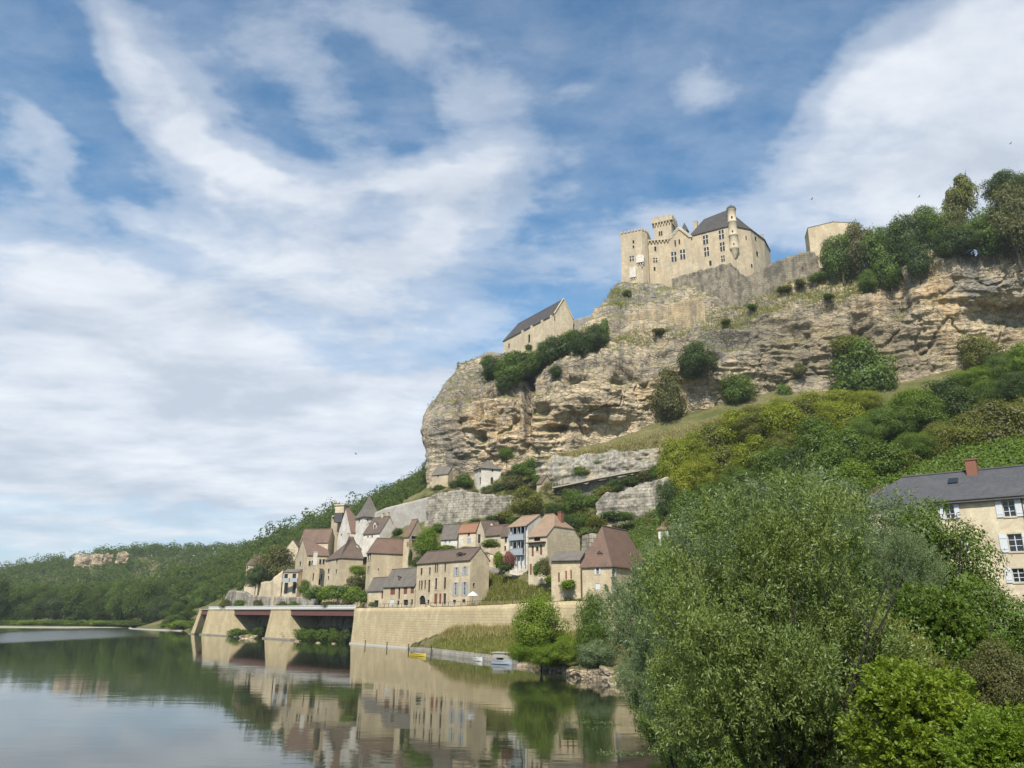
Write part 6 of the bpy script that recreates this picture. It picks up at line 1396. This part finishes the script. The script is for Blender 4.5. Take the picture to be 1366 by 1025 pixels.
# gravel strand of the far bank
k = MB(); ln = [(-420, 384), (-231, 372), (-205, 380), (-184, 391), (-168, 358), (-133, 328)]
vs = []; fs = []
for i, (x, y) in enumerate(ln): vs += [(x, y - 1.5, -.15), (x, y + 2.2, .35)]
for i in range(len(ln) - 1): fs.append((2 * i, 2 * i + 2, 2 * i + 3, 2 * i + 1))
k.add(vs, fs); tag(k.build('gravel_strand', M['concrete']), kind='structure')

# near willows and bank bushes
def willow_mesh(key, seed, nblob, ntwig, per, L_, W_, Lt, shape='round', rb=.2, up=.55):
    c, n, B = crown_pts(seed, nblob, ntwig, shape, rb); rs = np.random.RandomState(seed + 5); N = len(c)
    d = unit(n * .8 + np.array([0, 0, up]) + rs.normal(size=(N, 3)) * .35); V = []; 
    a = unit(np.cross(d, rs.normal(size=(N, 3)))); b = np.cross(d, a)
    for i in range(per):
        th = i * 2.4 + rs.rand(N, 1) * 1.2; side = a * np.cos(th) + b * np.sin(th); q = (i + .5) / per
        t_ = unit(d * .75 + side * .8 + np.array([0, 0, -.12])); base = c + d * Lt * (q - .3) * (0.7 + .6 * rs.rand(N, 1)); nn = unit(np.cross(t_, side) + rs.normal(size=(N, 3)) * .5); bb = unit(np.cross(nn, t_))
        l_ = L_ * (.7 + .6 * rs.rand(N, 1)) * (1.1 - .3 * q); w_ = W_ * (.7 + .6 * rs.rand(N, 1))
        V.append(np.stack([base, base + t_ * l_ * .45 + bb * w_ / 2, base + t_ * l_, base + t_ * l_ * .45 - bb * w_ / 2], 1).reshape(-1, 3))
    # long leading shoots that stand out of the crown
    ns = ntwig // 45; idx = rs.randint(0, N, ns * 3); rr_ = np.linalg.norm((c[idx] - [0, 0, .5]), axis=1); idx = idx[np.argsort(-rr_)[:ns]]; c2, d2 = c[idx], unit(unit(c[idx] - [0, 0, .45]) * .7 + np.array([0, 0, .8]) + rs.normal(size=(len(idx), 3)) * .2)
    a2 = unit(np.cross(d2, rs.normal(size=d2.shape))); b2 = np.cross(d2, a2); M_ = len(idx); ln = .10 * (.5 + rs.rand(M_, 1))
    for i in range(24):
        th = i * 2.4; side = a2 * math.cos(th) + b2 * math.sin(th); q = i / 24; t_ = unit(d2 * .9 + side * .7); base = c2 + d2 * ln * q + np.array([0, 0, -.02]) * q * q; nn = unit(np.cross(t_, side) + rs.normal(size=(M_, 3)) * .4); bb = unit(np.cross(nn, t_)); l_ = L_ * (1.15 - .6 * q); w_ = W_
        V.append(np.stack([base, base + t_ * l_ * .45 + bb * w_ / 2, base + t_ * l_, base + t_ * l_ * .45 - bb * w_ / 2], 1).reshape(-1, 3))
    v = np.concatenate(V); f = np.arange(len(v)).reshape(-1, 4); _cr[key] = np_mesh('crown', v, f, F['willow']); return _cr[key]
def stems_mesh(key, seed, n, r0, lean=.38, top=.92):
    rs = np.random.RandomState(seed); m_ = MB()
    for i in range(n):
        a = rs.rand() * 6.283; l_ = lean * (.25 + .75 * rs.rand()); d = np.array([math.cos(a), math.sin(a), 0]); tp = top * (.65 + .35 * rs.rand()); pth = [d * .02 - UP * .1]
        for q in (.2, .4, .6, .8, 1): pth.append(d * l_ * q ** 1.2 + UP * tp * q + rs.normal(size=3) * .012)
        m_.tube(pth, [r0 * x for x in (1, .85, .65, .45, .28, .08)], 6)
        for j in range(5):
            q = .3 + .12 * j; b0 = d * l_ * q ** 1.2 + UP * tp * q; a2 = rs.rand() * 6.283; e = np.array([math.cos(a2), math.sin(a2), .9])
            m_.tube([b0, b0 + e * .07, b0 + e * .16 + rs.normal(size=3) * .01], [r0 * .3, r0 * .18, r0 * .04], 5)
    o = m_.build('stems', M['bark_dark']); me = o.data; bpy.data.objects.remove(o); _cr[key] = me
willow_mesh('W1', 51, 105, 12500, 13, .0160, .0045, .050, 'round', .105)
willow_mesh('W2', 57, 90, 9000, 12, .019, .0060, .05, 'round', .14)
willow_mesh('W3', 61, 40, 3800, 10, .034, .017, .05, 'bush', .2, up=.3)
stems_mesh('st1', 3, 16, .0085, .52); stems_mesh('st2', 6, 8, .012)
def bushy(name, label, cat, px, pyb, Y, wpx, hpx, crown, mat, stems, z=None, depth=.9):
    p = P(px, pyb, Y); k = Y / FPX; w_ = wpx * k * 1.0; h_ = P(px, pyb - hpx, Y)[2] - p[2]; r_ = empty(name, p, label, cat)
    c = link('crown', _cr[crown], r_); c.scale = (w_, w_ * depth, h_); c.rotation_euler[2] = rng.rand() * 6.28; c.material_slots[0].link = 'OBJECT'; c.material_slots[0].material = F[mat]
    s_ = link('trunk', _cr[stems], r_); s_.scale = (w_, w_, h_); return r_
bushy('willow', 'big leafy green willow with thin dark stems filling the lower right', 'willow', 1055, 1140, 19, 372, 492, 'W1', 'willow', 'st1')
bushy('willow', 'grey-green willow overhanging the water, left of the big one', 'willow', 930, 1010, 42, 205, 312, 'W2', 'silver', 'st2')
bushy('willow', 'silvery willow top rising behind the big green willow', 'willow', 1080, 900, 40, 290, 272, 'W2', 'silver', 'st2')
bushy('willow', 'grey-leaved willow between the big willow and the maple', 'willow', 1165, 880, 33, 170, 200, 'W1', 'silver', 'st2')
bushy('willow', 'small low silvery willow dipping toward the weeds', 'willow', 900, 1010, 34, 150, 190, 'W1', 'silver', 'st2')
bushy('maple', 'dark green broad-leaved tree in front of the country house', 'tree', 1262, 860, 50, 180, 198, 'H1', 'green', 'st2')
bushy('leafy_bush', 'bright yellow-green bush at the bottom right', 'bush', 1240, 1070, 15, 210, 190, 'W3', 'lime', 'st1')
bushy('leafy_bush', 'green bush below the windows of the country house at the right edge', 'bush', 1340, 960, 28, 150, 190, 'H2', 'green', 'st1')
bushy('leafy_bush', 'brown-tinged bush at the right edge above the bright one', 'bush', 1350, 1000, 20, 110, 150, 'H2', 'brownish', 'st1')
bushy('leafy_bush', 'dark green bush between the willow and the brown-tinged bush', 'bush', 1265, 960, 24, 160, 180, 'W3', 'green', 'st1')
bushy('leafy_bush', 'large-leaved bright plant in the bottom right corner', 'bush', 1355, 1090, 9, 150, 150, 'W3', 'bright', 'st1')
bushy('leafy_bush', 'dense dark bush low behind the big willow', 'bush', 1120, 980, 30, 260, 240, 'H2', 'dark', 'st2')
bushy('leafy_bush', 'olive bush filling the gap under the grey-leaved willow', 'bush', 1190, 1040, 20, 170, 220, 'W3', 'olive', 'st1')

# ------------------------------------------------------------------ ground cover
def visible_scatter(n, region, Y0, Y1, seed):
    """random ground points inside a picture region (px polygon) by walking the view rays to the terrain"""
    rs = np.random.RandomState(seed); poly = np.array(region, float); x0, y0 = poly.min(0); x1, y1 = poly.max(0)
    px = x0 + rs.rand(n * 2) * (x1 - x0); py = y0 + rs.rand(n * 2) * (y1 - y0); ins = np.zeros(n * 2, bool); j = len(poly) - 1
    for i in range(len(poly)):
        cnd = ((poly[i, 1] > py) != (poly[j, 1] > py)) & (px < (poly[j, 0] - poly[i, 0]) * (py - poly[i, 1]) / (poly[j, 1] - poly[i, 1] + 1e-9) + poly[i, 0]); ins ^= cnd; j = i
    px, py = px[ins][:n], py[ins][:n]; d = CR[None] * ((px - 683) / FPX)[:, None] + CU[None] * ((512.5 - py) / FPX)[:, None] + CF[None]; d = d / d[:, 1:2]
    res = np.full(len(px), np.nan)
    for Y in np.arange(Y0, Y1, (Y1 - Y0) / 110):
        m_ = np.isnan(res)
        if not m_.any(): break
        z = HC + d[m_, 2] * Y; g = height(d[m_, 0] * Y, np.full(m_.sum(), Y)); idx = np.where(m_)[0][z < g]; res[idx] = Y
    ok = ~np.isnan(res); Y = res[ok]; x = d[ok, 0] * Y; return np.stack([x, Y, height(x, Y)], 1)
def blades(name, label, pts, hgt, wd, mat, seed, per=3, cat='grass'):
    rs = np.random.RandomState(seed); c = np.repeat(pts, per, 0) + rs.normal(size=(len(pts) * per, 3)) * np.array([hgt, hgt, 0]) * .8; N = len(c); h = hgt * (.5 + rs.rand(N, 1)); a = rs.rand(N) * 6.28
    s_ = np.stack([np.cos(a), np.sin(a), a * 0], 1) * wd * (.6 + .8 * rs.rand(N, 1)); ln = rs.normal(size=(N, 3)) * .3; ln[:, 2] = 1
    v = np.stack([c - s_, c + s_, c + s_ * .3 + ln * h, c - s_ * .3 + ln * h], 1).reshape(-1, 3); me = np_mesh(name, v, np.arange(N * 4).reshape(-1, 4), mat); tag(link(name, me), label, cat, kind='stuff')
def scrub(name, label, pts, size, leaf, mat, seed, per=26, cat='undergrowth'):
    rs = np.random.RandomState(seed); n = len(pts); r_ = size * (.5 + rs.rand(n, 1)); c = np.repeat(pts, per, 0); rr = np.repeat(r_, per, 0); d = unit(rs.normal(size=(n * per, 3)) + np.array([0, -.1, .5])); d[:, 2] = np.abs(d[:, 2])
    V = c + d * rr * (.6 + .45 * rs.rand(n * per, 1)) * np.array([1, 1, .75]); v, f = leaf_quads(V, unit(d + rs.normal(size=d.shape) * .35), leaf, leaf * .6, rs); me = np_mesh(name, v, f, mat); tag(link(name, me), label, cat, kind='stuff')
blades('bank_grass', 'green and dry grass on the sloping bank before the quay wall', visible_scatter(9000, [(572, 866), (600, 842), (640, 838), (720, 830), (780, 835), (800, 880), (680, 880)], 85, 175, 1), .45, .05, F['grass'], 2)
blades('bank_dry_grass', 'tall dry grass stems on the upper bank', visible_scatter(3500, [(585, 856), (605, 842), (640, 838), (720, 832), (720, 848), (640, 852)], 85, 175, 3), .8, .04, F['drygrass'], 4)
scrub('ramp_undergrowth', 'dull green undergrowth on the steep triangle below the ramp', visible_scatter(2200, [(650, 762), (700, 782), (768, 806), (632, 808)], 120, 190, 5), .7, .26, F['brownish'], 6)
blades('ramp_grass', 'mixed grass on the steep triangle below the ramp', visible_scatter(4000, [(650, 762), (700, 782), (768, 806), (632, 808)], 120, 190, 7), .7, .06, F['grass'], 8)
scrub('slope_undergrowth', 'dense green undergrowth covering the slope between the trees', visible_scatter(7000, [(870, 690), (900, 650), (960, 610), (1060, 575), (1180, 545), (1250, 520), (1366, 490), (1366, 640), (1180, 650), (1000, 700), (900, 760)], 60, 230, 9), 1.6, .42, F['green'], 10, 34)
scrub('slope_brambles', 'lighter brambles mixed in the undergrowth of the slope', visible_scatter(2500, [(870, 690), (960, 610), (1060, 570), (1180, 540), (1366, 480), (1366, 640), (1180, 650), (1000, 700)], 60, 230, 12), 1.4, .40, F['bright'], 11, 30)
blades('ledge_grass', 'dry grass on the long ledge at the cliff foot', visible_scatter(9000, [(720, 612), (800, 598), (900, 575), (1010, 545), (1050, 540), (1000, 575), (900, 600), (800, 615)], 180, 250, 13), .7, .09, F['drygrass'], 14)
scrub('village_undergrowth', 'mixed green undergrowth on the terraces above the houses', visible_scatter(4200, [(500, 690), (560, 735), (600, 720), (700, 700), (800, 700), (900, 690), (890, 720), (840, 760), (640, 770), (520, 760)], 120, 250, 15), .9, .3, F['green'], 16, 26)
scrub('upper_undergrowth', 'scrub on the terraces between the walkway and the cliff', visible_scatter(2600, [(560, 665), (640, 640), (720, 615), (880, 590), (900, 700), (780, 700), (720, 660), (620, 668)], 170, 260, 17), .9, .3, F['brownish'], 18, 26)
scrub('near_undergrowth', 'dark undergrowth on the near bank under the bushes', visible_scatter(5000, [(820, 960), (900, 900), (1000, 800), (1366, 760), (1366, 1100), (860, 1100)], 9, 90, 19), .8, .16, F['green'], 20, 40)
def cliff_scatter(n, polys, nz, seed):
    rs = np.random.RandomState(seed); du_ = np.gradient(CG2, axis=1); dv_ = np.gradient(CG2, axis=0); nn = unit(np.cross(du_, dv_)); nn *= np.sign((nn * nr).sum(-1, keepdims=True)); up_ = nn[..., 2]
    ok = up_ > nz; sel = np.zeros(ok.shape, bool)
    for (x, y, rx, ry) in polys: sel |= ((_cx - x) / rx) ** 2 + ((_cy - y) / ry) ** 2 < 1
    idx = np.argwhere(ok & sel); idx = idx[rs.randint(0, len(idx), n)]; p = CG2[idx[:, 0], idx[:, 1]]; return p + rs.normal(size=p.shape) * np.array([.4, .4, .05])
STRIP = [(960, 436, 26, 20), (985, 424, 26, 16), (1010, 412, 26, 14), (1040, 398, 26, 14), (1070, 386, 30, 14), (1100, 378, 30, 16), (1125, 385, 26, 20), (880, 447, 46, 10), (850, 455, 30, 8), (830, 398, 16, 14), (1100, 405, 30, 8)]
blades('rampart_grass', 'dry and green grass on the rock shelf below the rampart', cliff_scatter(9000, STRIP, -.2, 31), .8, .09, F['grass'], 32)
scrub('rampart_scrub', 'low green scrub on the rock shelf below the rampart', cliff_scatter(420, STRIP, -.2, 33), .9, .3, F['olive'], 34, 26)
blades('cliff_tufts', 'tufts of dry grass on the ledges of the cliff', cliff_scatter(6000, [(980, 460, 500, 130), (680, 560, 120, 90)], .55, 35), .5, .09, F['olive'], 36)
scrub('cliff_ivy', 'dark ivy and small scrub on ledges of the cliff', cliff_scatter(260, [(1120, 460, 200, 60), (1240, 360, 60, 60), (860, 430, 60, 40), (620, 500, 40, 30)], .35, 37), 1.0, .3, F['green'], 38, 26)
# water weeds in the current
c_ = G(800, 966, 0)
rs = np.random.RandomState(4)
for (px, py, wx_, wy_, lb) in ((800, 966, 2.6, 1.3, 'floating water weed breaking the surface beside the grey-green willow'), (822, 1004, 1.6, .7, 'smaller patch of water weed nearest the bottom of the picture')):
    c_ = G(px, py, 0); n = 420; cl = rs.normal(size=(9, 2)); ci = rs.randint(0, 9, n); q = c_ + np.stack([(cl[ci, 0] + rs.normal(size=n) * .22) * wx_ * .5, (cl[ci, 1] + rs.normal(size=n) * .35) * wy_ * .9, rs.rand(n) * .04], 1)
    v, f = leaf_quads(q, unit(rs.normal(size=(n, 3)) * .25 + np.array([0, 0, 1])), .16, .04, rs); me = np_mesh('water_weed', v, f, F['silver']); tag(link('water_weed', me), lb, 'water weed', kind='stuff')
# birds
for i, (px, py, lb) in enumerate([(1348, 192, 'tiny dark bird in the sky above the top right trees'), (1226, 263, 'tiny dark bird between the gate tower and the tall tree'), (1083, 266, 'tiny dark bird just above the gate tower'), (475, 606, 'tiny dark bird alone over the left cloud bank')]):
    c_ = P(px, py, 150); k = MB(); d = .35
    k.tube([c_ - np.array([.28, 0, 0]), c_ - np.array([.1, 0, -.02]), c_ + np.array([.2, 0, 0])], [.02, .07, .03], 6)
    k.quad(c_ + [-.08, 0, .02], c_ + [.1, 0, .02], c_ + [.02, -.55, .2], c_ + [-.1, -.5, .2]); k.quad(c_ + [.1, 0, .02], c_ + [-.08, 0, .02], c_ + [-.1, .5, .2], c_ + [.02, .55, .2])
    tag(k.build('bird', M['iron']), lb, 'bird')
# haze
m, t = new_mat('haze'); v_ = t.n('ShaderNodeVolumePrincipled', i={'Color': (0.86, 0.92, 1.0, 1), 'Density': 0.00014, 'Anisotropy': 0.2}); o_ = t.n('ShaderNodeOutputMaterial'); t.nt.links.new(v_.outputs[0], o_.inputs['Volume'])
k = MB(); k.box((0, 1500, 97), (3050, 0, 0), (0, 2520, 0), (0, 0, 105)); tag(k.build('haze', m), 'thin pale summer haze over the valley', 'haze', kind='stuff')
sc.cycles.volume_bounces = 0
many('terrace_bush', 'green bush on the strip between the rubble terrace wall and the roofs', 'bush', 'bushes between the rubble terrace wall and the roofs', ['S1', 'S2'], ['green', 'olive', 'dark', 'brownish'],
     [(584, 712, 214, 24, 14), (610, 708, 214, 26, 12), (634, 704, 212, 24, 12), (655, 702, 210, 26, 16), (672, 700, 208, 26, 18), (560, 722, 216, 18, 14), (690, 706, 204, 24, 16), (538, 726, 222, 14, 12), (530, 716, 226, 12, 12)], snap='g')

# parasol on the road at the corner of the tall house
p = P(630.5, 806.5, 152.5); r_ = empty('parasol', (p[0], p[1], p[2]), 'small white parasol at the corner of the tall stone house', 'parasol')
k = MB(); k.lathe(p, [(1.15, p[2] + 1.55), (.75, p[2] + 1.95), (.25, p[2] + 2.3), (0.0, p[2] + 2.42)], 10); k.build('canopy', M['wood_white'], r_)
k = MB(); k.tube([p, p + UP * 2.4], [.04, .03], 6); k.lathe(p, [(.3, p[2]), (.3, p[2] + .12), (0.0, p[2] + .14)], 10); k.build('pole', M['iron'], r_)
